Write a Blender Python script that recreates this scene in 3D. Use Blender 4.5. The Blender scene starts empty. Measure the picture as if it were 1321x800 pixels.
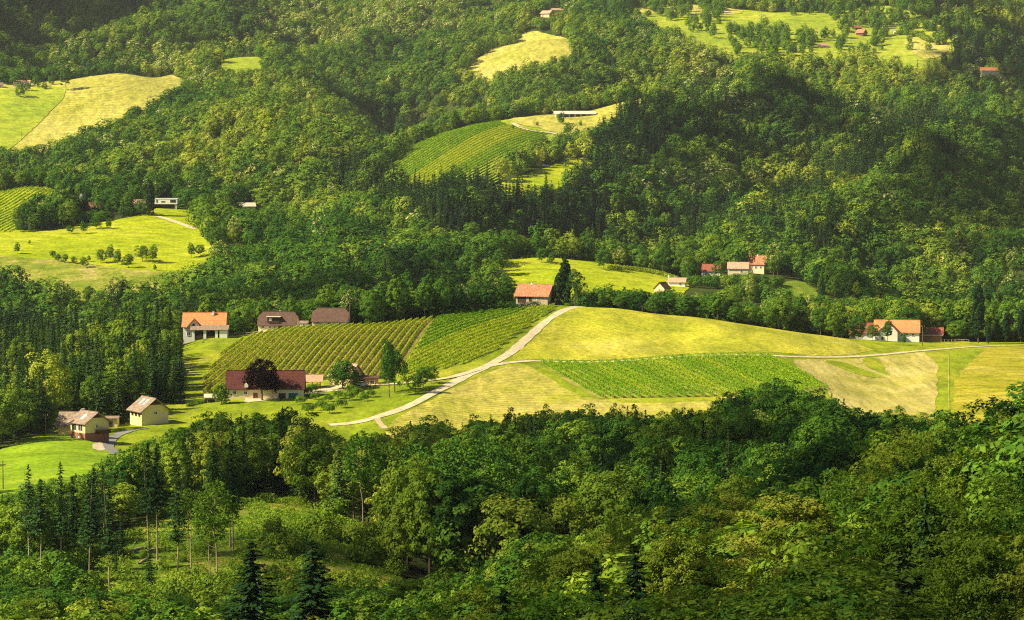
import bpy, math, random
import numpy as np
from mathutils import Vector, Matrix
from mathutils.geometry import delaunay_2d_cdt

# ------------------------------------------------------------------ camera, sky, sun, exposure
R = math.radians
scene = bpy.context.scene
COL = scene.collection
F_PX, PITCH = 3400.0, R(3.5)
cam_d = bpy.data.cameras.new('camera'); cam = bpy.data.objects.new('camera', cam_d); COL.objects.link(cam)
cam_d.sensor_width = 36.0; cam_d.lens = 36.0 * F_PX / 1321.0
cam_d.clip_start = 1.0; cam_d.clip_end = 20000.0
cam.location = (0, 0, 0); cam.rotation_euler = (R(90) - PITCH, 0, 0)
scene.camera = cam
SUN_EL, SUN_AZ = R(40), R(-104)          # azimuth of the sun measured from +Y towards +X
world = bpy.data.worlds.new('World'); scene.world = world; world.use_nodes = True
wn = world.node_tree.nodes; wl = world.node_tree.links
bg = wn['Background']; sky = wn.new('ShaderNodeTexSky'); sky.sky_type = 'NISHITA'; sky.sun_disc = False
sky.sun_elevation = SUN_EL; sky.sun_rotation = SUN_AZ; sky.air_density = 1.0; sky.dust_density = 1.5
wl.new(sky.outputs['Color'], bg.inputs['Color']); bg.inputs['Strength'].default_value = 0.05
sun_d = bpy.data.lights.new('sun', 'SUN'); sun = bpy.data.objects.new('sun', sun_d); COL.objects.link(sun)
sun_d.energy = 5.0; sun_d.angle = R(1.1); sun_d.color = (1.0, 0.89, 0.62)
sd = Vector((math.sin(SUN_AZ) * math.cos(SUN_EL), math.cos(SUN_AZ) * math.cos(SUN_EL), math.sin(SUN_EL)))
sun.rotation_euler = sd.to_track_quat('Z', 'Y').to_euler(); sun.location = (-200, 100, 300)
scene.view_settings.view_transform = 'Standard'; scene.view_settings.look = 'None'
scene.view_settings.exposure = 1.05; scene.view_settings.gamma = 1.0
scene.render.engine = 'CYCLES'
cy = scene.cycles
cy.max_bounces = 5; cy.diffuse_bounces = 2; cy.glossy_bounces = 2; cy.transmission_bounces = 3
cy.volume_bounces = 0; cy.transparent_max_bounces = 4; cy.use_denoising = False
cy.use_adaptive_sampling = False; cy.filter_width = 1.15
HAZE = 0.000022

# ------------------------------------------------------------------ photo pixel <-> world, terrain height
CP, SP = math.cos(PITCH), math.sin(PITCH)
def ray(px, py):
    x = (px - 660.5) / F_PX; y = (400.0 - py) / F_PX
    return np.array([x, CP + y * SP, -SP + y * CP])
def at_depth(px, py, D):
    d = ray(px, py); return d * (D / d[1])
def project(P):
    P = np.asarray(P, float)
    zc = P[..., 1] * CP - P[..., 2] * SP
    yc = P[..., 1] * SP + P[..., 2] * CP
    return np.stack([660.5 + F_PX * P[..., 0] / zc, 400.0 - F_PX * yc / zc], -1)

# ground survey: (px, py, distance) of bare ground
GP = [
 # near slope under the foreground trees
 (0,1130,150),(300,1140,150),(500,1150,150),(700,1115,150),(900,1075,150),(1100,1030,150),(1300,960,150),(1500,930,150),
 (0,1020,230),(300,1010,230),(500,985,230),(700,940,230),(900,895,230),(1100,855,230),(1300,795,230),(1450,770,230),
 (0,880,320),(100,860,330),(300,865,320),(500,860,320),(700,850,320),(900,820,320),(1100,775,320),(1300,712,320),(1450,690,320),
 # clearing
 (60,795,395),(200,790,395),(380,790,395),(600,790,410),(800,765,410),(950,740,410),(1150,700,410),(1350,650,410),
 (60,715,450),(200,705,460),(330,700,460),(470,705,470),
 (100,680,490),(240,655,510),(330,660,510),(470,668,520),
 (600,722,510),(760,700,520),(900,690,520),(1100,650,520),(1300,600,520),
 # behind the clearing and under the belt wood
 (-100,660,560),(100,655,580),(300,640,600),(500,650,600),(700,655,620),(900,630,620),(1100,600,620),(1350,560,640),
 (300,605,700),(500,600,700),(700,595,720),(900,570,730),(1100,560,750),(1350,545,760),
 # bottom left meadow and yellow houses
 (-100,650,640),(0,640,650),(80,635,650),(0,606,705),(60,600,700),(60,567,750),(110,570,750),(0,572,750),(-100,572,750),
 (150,573,765),(200,553,800),(250,530,850),
 # spruce block behind
 (100,548,830),(0,545,830),(-100,545,830),(100,500,930),(200,500,900),(0,500,950),(-100,490,950),(100,470,1030),(0,470,1060),(230,450,1020),
 # farm terrace and hill
 (330,517,865),(300,519,860),(400,508,880),(470,499,890),(505,514,862),(420,540,815),(480,560,790),(420,575,765),
 (485,541,810),(560,510,860),(250,520,870),(260,470,960),(300,445,1020),(270,436,1030),(350,427,1050),(430,421,1060),
 (400,460,955),(500,455,965),(560,410,1085),(520,467,945),(600,475,930),(640,465,950),(640,400,1105),(700,390,1130),
 (690,412,1080),(735,394,1135),(800,397,1130),(740,430,1050),(850,430,1045),(900,409,1125),(1000,426,1120),(1080,436,1125),
 (700,468,955),(860,464,960),(1000,461,970),(770,514,870),(920,513,870),(1050,500,890),(700,540,830),(600,548,820),(850,545,810),(950,545,810),
 (1150,458,1030),(1220,447,1080),(1320,443,1120),(1160,440,1105),(1230,442,1105),(1420,440,1150),(1100,500,930),(1250,490,950),(1420,485,980),(1150,530,860),(1300,528,860),(1180,560,800),(1000,550,800),
 # hidden valley behind the main hill
 (-100,478,1180),(100,470,1180),(300,462,1200),(450,455,1230),(560,450,1250),(700,452,1260),(850,455,1260),(1000,458,1260),(1120,458,1260),(1250,440,1240),(1400,440,1260),
 # wood behind the houses rising to the left meadow
 (100,440,1320),(0,440,1330),(-120,440,1330),(250,425,1350),(400,418,1330),(530,405,1350),(600,400,1370),
 (0,375,1520),(130,365,1540),(230,355,1560),(-120,370,1520),(330,345,1560),
 (0,330,1610),(130,315,1660),(240,310,1680),(-120,320,1620),(60,288,1740),(180,277,1760),(250,293,1720),
 (215,268,1800),(110,275,1790),(0,300,1700),(0,264,1830),(40,236,1900),(90,263,1820),(0,243,1900),(-120,235,1900),(60,262,1830),(300,275,1790),(320,262,1850),
 # wooded hump centre left
 (420,330,1530),(500,315,1560),(580,325,1540),(350,300,1650),(450,300,1640),(640,355,1480),
 # meadow ridge in the middle
 (640,326,1560),(700,327,1560),(780,338,1560),(850,350,1560),(900,362,1550),(680,362,1470),(760,374,1450),(850,380,1450),(640,390,1400),(900,385,1430),
 # farm knoll
 (945,352,1570),(1000,352,1580),(960,400,1420),(1050,400,1430),(1060,375,1500),(1120,390,1500),
 # hidden hollow behind the hump and the middle meadow
 (450,318,1760),(600,340,1760),(720,345,1740),(860,355,1740),
 # vineyard hill
 (500,262,1960),(620,268,1930),(740,270,1930),(600,228,2060),(500,218,2150),(650,225,2070),(700,172,2280),(690,190,2200),(545,170,2330),
 (600,156,2380),(640,153,2400),(700,148,2400),(745,148,2400),(830,125,2440),(790,138,2410),(770,175,2280),(740,225,2090),
 (560,185,2560),(640,170,2600),(760,150,2600),(850,130,2600),
 # left middle hill
 (330,255,1960),(200,238,2030),(450,248,2000),(100,235,2060),(0,225,2080),(-120,220,2080),
 (100,208,2180),(0,205,2200),(-120,200,2200),(200,185,2230),(300,145,2330),(350,130,2380),(420,150,2350),(460,180,2300),(250,150,2340),
 (330,140,2560),(200,160,2500),(450,170,2500),
 # upper left meadow
 (30,180,2500),(0,184,2480),(100,172,2530),(-120,190,2480),(190,125,2680),(120,120,2680),(0,118,2680),(160,80,2820),(60,105,2740),(220,110,2760),(-120,115,2700),
 # right spur
 (1320,400,1400),(1200,400,1450),(1420,395,1420),(1100,335,1700),(1250,330,1700),(1400,330,1720),(900,290,1850),(1000,270,1900),(1150,260,1960),(1320,260,1980),
 (850,240,2060),(1000,210,2150),(1150,200,2200),(1320,190,2220),(900,160,2350),(1000,145,2400),(1100,150,2400),(1200,145,2420),(1320,135,2440),(1420,130,2450),
 (870,128,2480),(960,110,2520),(1100,125,2500),
 (980,125,2700),(1100,140,2700),(1250,130,2700),(1400,120,2700),
 # far slope
 (500,135,2800),(650,125,2820),(800,120,2820),(350,105,2780),(900,112,2880),(1050,110,2900),(1200,110,2900),(1350,100,2900),
 (100,60,3000),(0,65,3000),(-120,70,3000),(250,80,2900),(310,72,2950),(400,70,3050),(550,80,3050),(620,84,3020),(690,60,3060),(730,60,3050),(800,70,3050),
 (675,42,3180),(560,40,3250),(900,70,3080),(1000,60,3150),(1100,52,3200),(1180,60,3150),(1270,92,3000),(1320,60,3100),(1420,50,3100),
 (708,22,3330),(600,10,3400),(820,12,3450),(900,10,3450),(950,25,3350),(1050,30,3300),(1150,25,3350),(1250,10,3350),(400,10,3350),(200,10,3300),(0,10,3250),(-120,10,3250),(1420,5,3350),
 (-120,-60,3900),(300,-60,3950),(700,-55,4000),(1100,-60,3950),(1420,-70,3900),
]
GW = [(0,-140,-2),(-60,-100,-6),(60,-100,-3),(0,-30,-4),(0,20,-11),(-20,60,-26),(25,60,-24),
      (-1500,5300,420),(0,5300,430),(1500,5300,420),(-2500,4200,300),(2500,4200,300),(-1500,2500,60),(1500,2500,60),(-900,1300,-60),(900,1300,-70),(-420,600,-85),(420,600,-70),
      (-60,90,-36),(60,90,-30),(-180,250,-62),(180,250,-38)]
YB = 200.0
def to_uv(x, y):
    yy = np.asarray(y) + YB
    return np.asarray(x) / yy, np.log(yy)
KS = 3.2
def _tps():
    P = [at_depth(*g) for g in GP] + [np.array(g, float) for g in GW]
    P = np.array(P); s, v = to_uv(P[:, 0], P[:, 1])
    A = np.stack([s * KS, v], 1); n = len(A)
    d = np.linalg.norm(A[:, None] - A[None], axis=2)
    K = np.where(d > 0, d * d * np.log(np.maximum(d, 1e-9)), 0) + np.eye(n) * 2e-5
    T = np.hstack([np.ones((n, 1)), A])
    M = np.block([[K, T], [T.T, np.zeros((3, 3))]])
    c = np.linalg.solve(M, np.concatenate([P[:, 2], np.zeros(3)]))
    return A, c
_A, _c = _tps()
NS, NV = 520, 860
SMAX = 0.56
V0, V1 = math.log(YB - 150), math.log(YB + 5600)
Sg = np.linspace(-SMAX, SMAX, NS); Vg = np.linspace(V0, V1, NV)
def _grid():
    H = np.zeros((NV, NS)); cS = np.linspace(-SMAX, SMAX, 261); cV = np.linspace(V0, V1, 431)
    ss, vv = np.meshgrid(cS, cV); q = np.stack([ss.ravel() * KS, vv.ravel()], 1); out = np.zeros(len(q))
    for i in range(0, len(q), 20000):
        b = q[i:i + 20000]
        d2 = ((b[:, None] - _A[None]) ** 2).sum(2)
        out[i:i + 20000] = (0.5 * d2 * np.log(np.maximum(d2, 1e-18))) @ _c[:len(_A)] + _c[-3] + b @ _c[-2:]
    C = out.reshape(431, 261)
    # refine to the final grid (bilinear then lightly smoothed)
    fi = np.interp(Vg, cV, np.arange(431)); fj = np.interp(Sg, cS, np.arange(261))
    i0 = np.minimum(fi.astype(int), 429); j0 = np.minimum(fj.astype(int), 259)
    a = (fi - i0)[:, None]; b = (fj - j0)[None]
    H = (C[i0][:, j0] * (1 - a) * (1 - b) + C[i0 + 1][:, j0] * a * (1 - b) + C[i0][:, j0 + 1] * (1 - a) * b + C[i0 + 1][:, j0 + 1] * a * b)
    for _ in range(3):
        G = np.pad(H, 1, mode='edge')
        H = (G[1:-1, 1:-1] * 2 + G[:-2, 1:-1] + G[2:, 1:-1] + G[1:-1, :-2] + G[1:-1, 2:]) / 6
    return H
HG = _grid()
def _folds():
    """gullies and spurs of the wooded slopes, kept away from the open meadows"""
    ss, vv = np.meshgrid(Sg, Vg); y = np.exp(vv) - YB; x = ss * np.exp(vv); r = np.random.RandomState(12); n = np.zeros_like(x)
    for k in range(16):
        a = r.uniform(-0.75, 0.75); lam = r.uniform(110, 330); wob = 25 * np.sin(y / r.uniform(90, 200) + r.rand() * 6)
        t = 1 - 2 * np.abs(np.sin(((x + wob) * math.cos(a) + y * math.sin(a) * 0.8) * math.pi / lam + r.rand() * 6)); n += t * lam / 220
    n = n / 4.2; amp = 27 * np.clip((y - 1180) / 500, 0, 1)
    for px, py, D, rad in ((130,320,1650,190),(30,260,1850,130),(215,270,1790,100),(110,275,1800,90),(760,352,1500,150),(945,352,1570,90),(870,372,1480,90),(570,200,2200,170),(640,205,2150,170),(740,150,2380,130),(810,130,2420,90),
                          (100,150,2600,240),(20,160,2550,240),(180,110,2650,180),(310,75,2900,90),(680,58,3050,150),(640,78,3000,110),(706,24,3330,90),(860,25,3250,160),(950,40,3150,170),(1050,45,3150,170),(1150,50,3150,170),(1210,65,3050,120),(1278,98,2980,80),(1150,22,3350,170),(1070,20,3350,170),(860,12,3430,170),(1040,380,1450,70),(690,225,2080,90)):
        q = at_depth(px, py, D); amp = amp * (1 - np.exp(-(((x - q[0]) ** 2 + (y - q[1]) ** 2) / rad ** 2) ** 1.5))
    return n * amp
HG = HG + _folds()
def height(x, y):
    s, v = to_uv(x, y)
    fi = np.clip((v - V0) / (V1 - V0) * (NV - 1), 0, NV - 1.001); fj = np.clip((s + SMAX) / (2 * SMAX) * (NS - 1), 0, NS - 1.001)
    i = fi.astype(int); j = fj.astype(int); a = fi - i; b = fj - j
    return HG[i, j] * (1 - a) * (1 - b) + HG[i + 1, j] * a * (1 - b) + HG[i, j + 1] * (1 - a) * b + HG[i + 1, j + 1] * a * b
def hz(x, y): return float(height(np.array([x]), np.array([y]))[0])
def hit(px, py, dmin=60.0, dmax=5000.0):
    """first ground point seen through a photo pixel, beyond dmin"""
    d = ray(px, py); D = np.exp(np.linspace(math.log(dmin), math.log(dmax), 3000))
    X = d[0] / d[1] * D; Z = d[2] / d[1] * D
    below = Z < height(X, D)
    k = np.argmax(below) if below.any() else len(D) - 1
    lo, hi = D[max(k - 1, 0)], D[k]
    for _ in range(20):
        m = 0.5 * (lo + hi)
        if d[2] / d[1] * m < hz(d[0] / d[1] * m, m): hi = m
        else: lo = m
    m = 0.5 * (lo + hi); return np.array([d[0] / d[1] * m, m, hz(d[0] / d[1] * m, m)])

def gsite(px, py, dmin=60.0, dmax=None):
    """ground under a photo pixel; below a crest line it steps down until it is on the near side"""
    if dmax is None: dmax = 1165 if dmin < 1200 else 5000
    for k in range(40):
        h = hit(px, py + k * 0.5, dmin)
        if h[1] <= dmax: break
    return h
# ------------------------------------------------------------------ helpers for objects
def tag(o, label=None, cat=None, group=None, kind=None):
    if label: o['label'] = label
    if cat: o['category'] = cat
    if group: o['group'] = group
    if kind: o['kind'] = kind
    return o
def link(o, parent=None):
    COL.objects.link(o)
    if parent is not None: o.parent = parent
    return o
def mesh_np(name, V, Fq, mats, mi=None, smooth=False):
    """mesh from an (n,3) array and an (m,k) array of equal-size faces"""
    me = bpy.data.meshes.new(name); V = np.asarray(V, np.float32); Fq = np.asarray(Fq, np.int32); k = Fq.shape[1]
    me.vertices.add(len(V)); me.vertices.foreach_set('co', V.ravel())
    me.loops.add(Fq.size); me.loops.foreach_set('vertex_index', Fq.ravel())
    me.polygons.add(len(Fq)); me.polygons.foreach_set('loop_start', np.arange(0, Fq.size, k, dtype=np.int32))
    me.polygons.foreach_set('loop_total', np.full(len(Fq), k, np.int32))
    if mi is not None: me.polygons.foreach_set('material_index', np.asarray(mi, np.int32))
    if smooth: me.polygons.foreach_set('use_smooth', np.ones(len(Fq), bool))
    me.update(calc_edges=True)
    for m in (mats if isinstance(mats, (list, tuple)) else [mats]): me.materials.append(m)
    return me
def empty(name, loc, rz=0.0):
    o = bpy.data.objects.new(name, None); o.empty_display_size = 0.5; o.location = loc; o.rotation_euler = (0, 0, rz); return link(o)

# ------------------------------------------------------------------ materials
def new_mat(name, rough=0.9, spec=0.15):
    m = bpy.data.materials.new(name); m.use_nodes = True; n = m.node_tree.nodes; b = n['Principled BSDF']
    b.inputs['Roughness'].default_value = rough; b.inputs['Specular IOR Level'].default_value = spec
    return m, n, m.node_tree.links, b
def noise(n, l, scale, detail=4.0, rough=0.6, vec=None, dist=0.0):
    t = n.new('ShaderNodeTexNoise'); t.inputs['Scale'].default_value = scale; t.inputs['Detail'].default_value = detail
    t.inputs['Roughness'].default_value = rough; t.inputs['Distortion'].default_value = dist
    if vec is not None: l.new(vec, t.inputs['Vector'])
    return t.outputs['Fac']
def ramp(n, l, fac, stops):
    r = n.new('ShaderNodeValToRGB'); e = r.color_ramp.elements
    while len(e) < len(stops): e.new(0.5)
    for q, (p, c) in zip(e, stops): q.position = p; q.color = (*c, 1)
    l.new(fac, r.inputs['Fac']); return r.outputs['Color']
def mixc(n, l, fac, a, b, mode='MIX'):
    m = n.new('ShaderNodeMix'); m.data_type = 'RGBA'; m.blend_type = mode
    if isinstance(fac, float): m.inputs['Factor'].default_value = fac
    else: l.new(fac, m.inputs['Factor'])
    for s, v in ((6, a), (7, b)):
        if isinstance(v, tuple): m.inputs[s].default_value = (*v, 1)
        else: l.new(v, m.inputs[s])
    return m.outputs[2]
def mapping(n, l, scale=(1, 1, 1), rot=0.0, src='Object'):
    tc = n.new('ShaderNodeTexCoord'); mp = n.new('ShaderNodeMapping'); mp.inputs['Scale'].default_value = scale
    mp.inputs['Rotation'].default_value = (0, 0, rot); l.new(tc.outputs[src], mp.inputs['Vector']); return mp.outputs['Vector']
def field_mat(name, c1, c2, c3, fine=1.2, big=0.02, stretch=(1, 1, 1), rot=0.0, bump=0.6, lines=0.0):
    """grass or hay: large patches, streaks and a fine tufty speckle"""
    m, n, l, b = new_mat(name, 1.0, 0.05)
    v = mapping(n, l, (1, 1, 1)); vs = mapping(n, l, stretch, rot)
    A = ramp(n, l, noise(n, l, big, 5, 0.65, v), [(0.36, c1), (0.52, c2), (0.66, c3)])
    S = ramp(n, l, noise(n, l, 0.16, 6, 0.7, vs, 0.4), [(0.35, (0.45, 0.50, 0.42)), (0.65, (1.3, 1.24, 1.15))])
    T = ramp(n, l, noise(n, l, fine, 3, 0.8, v), [(0.32, (0.5, 0.55, 0.5)), (0.5, (1, 1, 1)), (0.7, (1.35, 1.3, 1.15))])
    c = mixc(n, l, 0.7, A, S, 'MULTIPLY'); c = mixc(n, l, 0.9, c, T, 'MULTIPLY')
    if lines:   # swaths left by the mower
        w = n.new('ShaderNodeTexWave'); w.inputs['Scale'].default_value = lines; w.inputs['Distortion'].default_value = 3.5; w.inputs['Detail'].default_value = 3; w.inputs['Detail Scale'].default_value = 0.35
        tc = n.new('ShaderNodeTexCoord'); mp = n.new('ShaderNodeMapping'); mp.inputs['Rotation'].default_value = (0, 0, rot + 0.9); l.new(tc.outputs['Object'], mp.inputs['Vector']); l.new(mp.outputs['Vector'], w.inputs['Vector'])
        c = mixc(n, l, 0.8, c, ramp(n, l, w.outputs['Fac'], [(0.2, (0.78, 0.82, 0.74)), (0.75, (1.08, 1.06, 1.03))]), 'MULTIPLY')
    l.new(c, b.inputs['Base Color'])
    bp = n.new('ShaderNodeBump'); bp.inputs['Strength'].default_value = bump; bp.inputs['Distance'].default_value = 0.6
    l.new(noise(n, l, fine * 0.8, 3, 0.75, v), bp.inputs['Height']); l.new(bp.outputs['Normal'], b.inputs['Normal'])
    return m
def plain_mat(name, c, rough=0.85, spec=0.2, var=0.25, scale=1.5, bump=0.0, metallic=0.0, stretch=(1, 1, 1)):
    m, n, l, b = new_mat(name, rough, spec); v = mapping(n, l, stretch)
    f = noise(n, l, scale, 5, 0.65, v)
    col = ramp(n, l, f, [(0.3, tuple(x * (1 - var) for x in c)), (0.7, tuple(min(x * (1 + var), 0.95) for x in c))])
    l.new(col, b.inputs['Base Color']); b.inputs['Metallic'].default_value = metallic
    if bump:
        bp = n.new('ShaderNodeBump'); bp.inputs['Strength'].default_value = bump; bp.inputs['Distance'].default_value = 0.1
        l.new(f, bp.inputs['Height']); l.new(bp.outputs['Normal'], b.inputs['Normal'])
    return m
def tile_mat(name, c, rows=0.33, var=0.35):
    """roof tiles: courses across the slope, uneven per-tile colour"""
    m, n, l, b = new_mat(name, 0.8, 0.2); v = mapping(n, l, (1, 1, 1))
    br = n.new('ShaderNodeTexBrick'); l.new(v, br.inputs['Vector']); br.inputs['Scale'].default_value = 1.0
    br.inputs['Brick Width'].default_value = 0.3; br.inputs['Row Height'].default_value = rows; br.inputs['Mortar Size'].default_value = 0.03
    br.inputs['Color1'].default_value = (*[x * (1 - var) for x in c], 1); br.inputs['Color2'].default_value = (*[min(1, x * (1 + var)) for x in c], 1)
    br.inputs['Mortar'].default_value = (*[x * 0.45 for x in c], 1)
    f = ramp(n, l, noise(n, l, 0.7, 5, 0.7, v), [(0.35, (0.7, 0.7, 0.72)), (0.65, (1.2, 1.15, 1.1))])
    l.new(mixc(n, l, 0.8, br.outputs['Color'], f, 'MULTIPLY'), b.inputs['Base Color'])
    return m
def leaf_mat(name, stops, trans=0.35, gloss=0.0, hue=0.05, speck=None):
    m = bpy.data.materials.new(name); m.use_nodes = True; n = m.node_tree.nodes; l = m.node_tree.links; n.clear()
    out = n.new('ShaderNodeOutputMaterial')
    at = n.new('ShaderNodeAttribute'); at.attribute_type = 'INSTANCER'; at.attribute_name = 'tint'
    v = mapping(n, l, (1, 1, 1))
    f = noise(n, l, 0.45, 3, 0.7, v)
    ma = n.new('ShaderNodeMath'); ma.operation = 'MULTIPLY_ADD'; l.new(f, ma.inputs[0]); ma.inputs[1].default_value = 0.7; ma.inputs[2].default_value = -0.35
    ad = n.new('ShaderNodeMath'); ad.operation = 'ADD'; l.new(at.outputs['Fac'], ad.inputs[0]); l.new(ma.outputs[0], ad.inputs[1])
    c = ramp(n, l, ad.outputs[0], stops)
    if speck:
        g = n.new('ShaderNodeNewGeometry'); l2 = n.new('ShaderNodeMath'); l2.operation = 'GREATER_THAN'; l2.inputs[1].default_value = speck[1]
        l.new(g.outputs['Random Per Island'], l2.inputs[0]); c = mixc(n, l, l2.outputs[0], c, speck[0])
    else:
        g = n.new('ShaderNodeNewGeometry'); rr = ramp(n, l, g.outputs['Random Per Island'], [(0, (0.7, 0.72, 0.7)), (1, (1.3, 1.25, 1.2))])
        c = mixc(n, l, 1.0, c, rr, 'MULTIPLY')
    d = n.new('ShaderNodeBsdfDiffuse'); t = n.new('ShaderNodeBsdfTranslucent'); mx = n.new('ShaderNodeMixShader'); mx.inputs[0].default_value = trans
    l.new(c, d.inputs['Color']); tc = mixc(n, l, 1.0, c, (1.25, 1.3, 0.6), 'MULTIPLY'); l.new(tc, t.inputs['Color'])
    l.new(d.outputs[0], mx.inputs[1]); l.new(t.outputs[0], mx.inputs[2]); last = mx.outputs[0]
    if gloss:
        g2 = n.new('ShaderNodeBsdfGlossy'); g2.inputs['Roughness'].default_value = 0.45; g2.inputs['Color'].default_value = (0.8, 0.85, 0.7, 1)
        m2 = n.new('ShaderNodeMixShader'); m2.inputs[0].default_value = gloss; l.new(last, m2.inputs[1]); l.new(g2.outputs[0], m2.inputs[2]); last = m2.outputs[0]
    l.new(last, out.inputs['Surface']); return m

M = {}
M['forest_floor'] = field_mat('forest_floor', (0.030, 0.045, 0.012), (0.050, 0.070, 0.015), (0.070, 0.080, 0.020), 0.8, 0.03)
M['grass'] = field_mat('grass', (0.168, 0.227, 0.010), (0.227, 0.277, 0.012), (0.302, 0.302, 0.025), 0.9, 0.02, (1, 0.35, 1), 0.3)
M['lush_grass'] = field_mat('lush_grass', (0.150, 0.240, 0.010), (0.195, 0.300, 0.012), (0.255, 0.330, 0.020), 0.7, 0.03, (0.25, 1, 1), 0.05, 0.4)
M['hay'] = field_mat('hay', (0.336, 0.344, 0.025), (0.420, 0.386, 0.042), (0.479, 0.428, 0.084), 0.55, 0.02, (0.5, 0.12, 1), 0.2, 1.0, 0.10)
M['stubble'] = field_mat('stubble', (0.311, 0.311, 0.034), (0.412, 0.361, 0.076), (0.487, 0.412, 0.126), 0.6, 0.025, (1, 0.3, 1), 0.7, 0.6, 0.09)
M['pale_stubble'] = field_mat('pale_stubble', (0.353, 0.319, 0.067), (0.437, 0.370, 0.118), (0.487, 0.420, 0.168), 0.8, 0.03, (1.2, 0.15, 1), 0.12, 0.5, 0.12)
M['olive_hay'] = field_mat('olive_hay', (0.286, 0.277, 0.017), (0.353, 0.311, 0.029), (0.420, 0.353, 0.059), 0.6, 0.03, (0.4, 1, 1), 0.1, 0.7, 0.10)
M['far_hay'] = field_mat('far_hay', (0.353, 0.336, 0.050), (0.420, 0.386, 0.084), (0.470, 0.420, 0.118), 0.35, 0.012, (1, 0.3, 1), 0.9, 0.4, 0.05)
M['far_green'] = field_mat('far_green', (0.227, 0.294, 0.025), (0.286, 0.344, 0.025), (0.353, 0.378, 0.042), 0.35, 0.012, (0.6, 0.6, 1), 0.5, 0.4)
M['bright_meadow'] = field_mat('bright_meadow', (0.252, 0.319, 0.007), (0.319, 0.361, 0.010), (0.378, 0.395, 0.025), 0.5, 0.015, (0.5, 0.9, 1), 0.3, 0.5)
M['rough_grass'] = field_mat('rough_grass', (0.143, 0.202, 0.017), (0.235, 0.252, 0.034), (0.378, 0.319, 0.101), 0.5, 0.05, (1, 1, 1), 0.0, 1.0)
M['vine_soil'] = field_mat('vine_soil', (0.17, 0.17, 0.03), (0.25, 0.20, 0.05), (0.32, 0.23, 0.08), 0.9, 0.05, (1, 1, 1), 0.0, 0.8)
M['vine_grass'] = field_mat('vine_grass', (0.134, 0.193, 0.013), (0.193, 0.244, 0.017), (0.252, 0.269, 0.025), 0.9, 0.04, (1, 1, 1), 0.0, 0.8)
M['clearing'] = field_mat('clearing', (0.070, 0.160, 0.012), (0.140, 0.210, 0.015), (0.300, 0.260, 0.050), 0.9, 0.05, (1, 1, 1), 0.0, 1.0)
M['gravel'] = plain_mat('gravel', (0.50, 0.41, 0.26), 0.95, 0.1, 0.35, 0.5)
M['dirt'] = plain_mat('dirt', (0.42, 0.33, 0.19), 0.95, 0.1, 0.25, 0.6)
M['asphalt'] = plain_mat('asphalt', (0.20, 0.19, 0.17), 0.9, 0.2, 0.2, 0.8)
M['bark'] = plain_mat('bark', (0.16, 0.11, 0.07), 0.95, 0.05, 0.45, 2.5, 0.6, 0, (1, 1, 0.25))
M['pale_bark'] = plain_mat('pale_bark', (0.40, 0.30, 0.18), 0.95, 0.05, 0.4, 2.0, 0.5, 0, (1, 1, 0.25))
G0, G1, G2, G3 = (0.022, 0.070, 0.014), (0.065, 0.155, 0.018), (0.165, 0.255, 0.022), (0.34, 0.38, 0.04)
M['leaf'] = leaf_mat('leaf', [(0.0, G0), (0.33, G1), (0.66, G2), (1.0, G3)], 0.24)
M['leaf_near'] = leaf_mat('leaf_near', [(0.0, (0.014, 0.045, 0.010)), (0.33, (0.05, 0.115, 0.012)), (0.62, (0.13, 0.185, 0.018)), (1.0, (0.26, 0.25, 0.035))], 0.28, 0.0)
M['needle'] = leaf_mat('needle', [(0.0, (0.014, 0.042, 0.018)), (0.5, (0.038, 0.090, 0.024)), (1.0, (0.10, 0.16, 0.03))], 0.12)
M['blossom'] = leaf_mat('blossom', [(0.0, G1), (1.0, G2)], 0.3, 0.0, 0.05, ((0.62, 0.55, 0.24), 0.45))
M['copper'] = leaf_mat('copper', [(0.0, (0.004, 0.003, 0.004)), (1.0, (0.016, 0.010, 0.012))], 0.2)
M['brown_leaf'] = leaf_mat('brown_leaf', [(0.0, (0.06, 0.02, 0.012)), (1.0, (0.16, 0.06, 0.03))], 0.2)
M['vine_leaf'] = leaf_mat('vine_leaf', [(0.0, (0.08, 0.19, 0.010)), (0.5, (0.16, 0.31, 0.012)), (1.0, (0.38, 0.44, 0.02))], 0.4)

# ------------------------------------------------------------------ ground, fields, roads
def build_terrain():
    ss, vv = np.meshgrid(Sg, Vg); y = np.exp(vv) - YB; x = ss * np.exp(vv)
    V = np.stack([x, y, HG], -1).reshape(-1, 3)
    i, j = np.meshgrid(np.arange(NV - 1), np.arange(NS - 1), indexing='ij'); a = (i * NS + j).ravel()
    Fq = np.stack([a, a + 1, a + NS + 1, a + NS], 1)
    o = bpy.data.objects.new('hill_terrain', mesh_np('hill_terrain', V, Fq, M['forest_floor'], smooth=True)); link(o)
    tag(o, 'wooded hills and valleys under the trees', kind='structure')
build_terrain()

def inside(P, poly):
    P = np.atleast_2d(P); x, y = P[:, 0], P[:, 1]; c = np.zeros(len(P), bool); n = len(poly)
    for i in range(n):
        x1, y1 = poly[i]; x2, y2 = poly[(i + 1) % n]
        if y1 == y2: continue
        m = ((y1 > y) != (y2 > y)) & (x < (x2 - x1) * (y - y1) / (y2 - y1) + x1); c ^= m
    return c
def ground_poly(px_poly, dmin, dmax):
    out = []
    for px, py in px_poly:
        for k in range(60):
            h = hit(px, py + k, dmin)
            if h[1] <= dmax: break
        out.append((h[0], h[1]))
    return np.array(out)
def densify(P, step, closed=True):
    out = []; n = len(P)
    for i in range(n if closed else n - 1):
        a = np.array(P[i]); b = np.array(P[(i + 1) % n]); k = max(1, int(np.linalg.norm(b - a) / step))
        for t in range(k): out.append(a + (b - a) * t / k)
    if not closed: out.append(np.array(P[-1]))
    return np.array(out)
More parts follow.
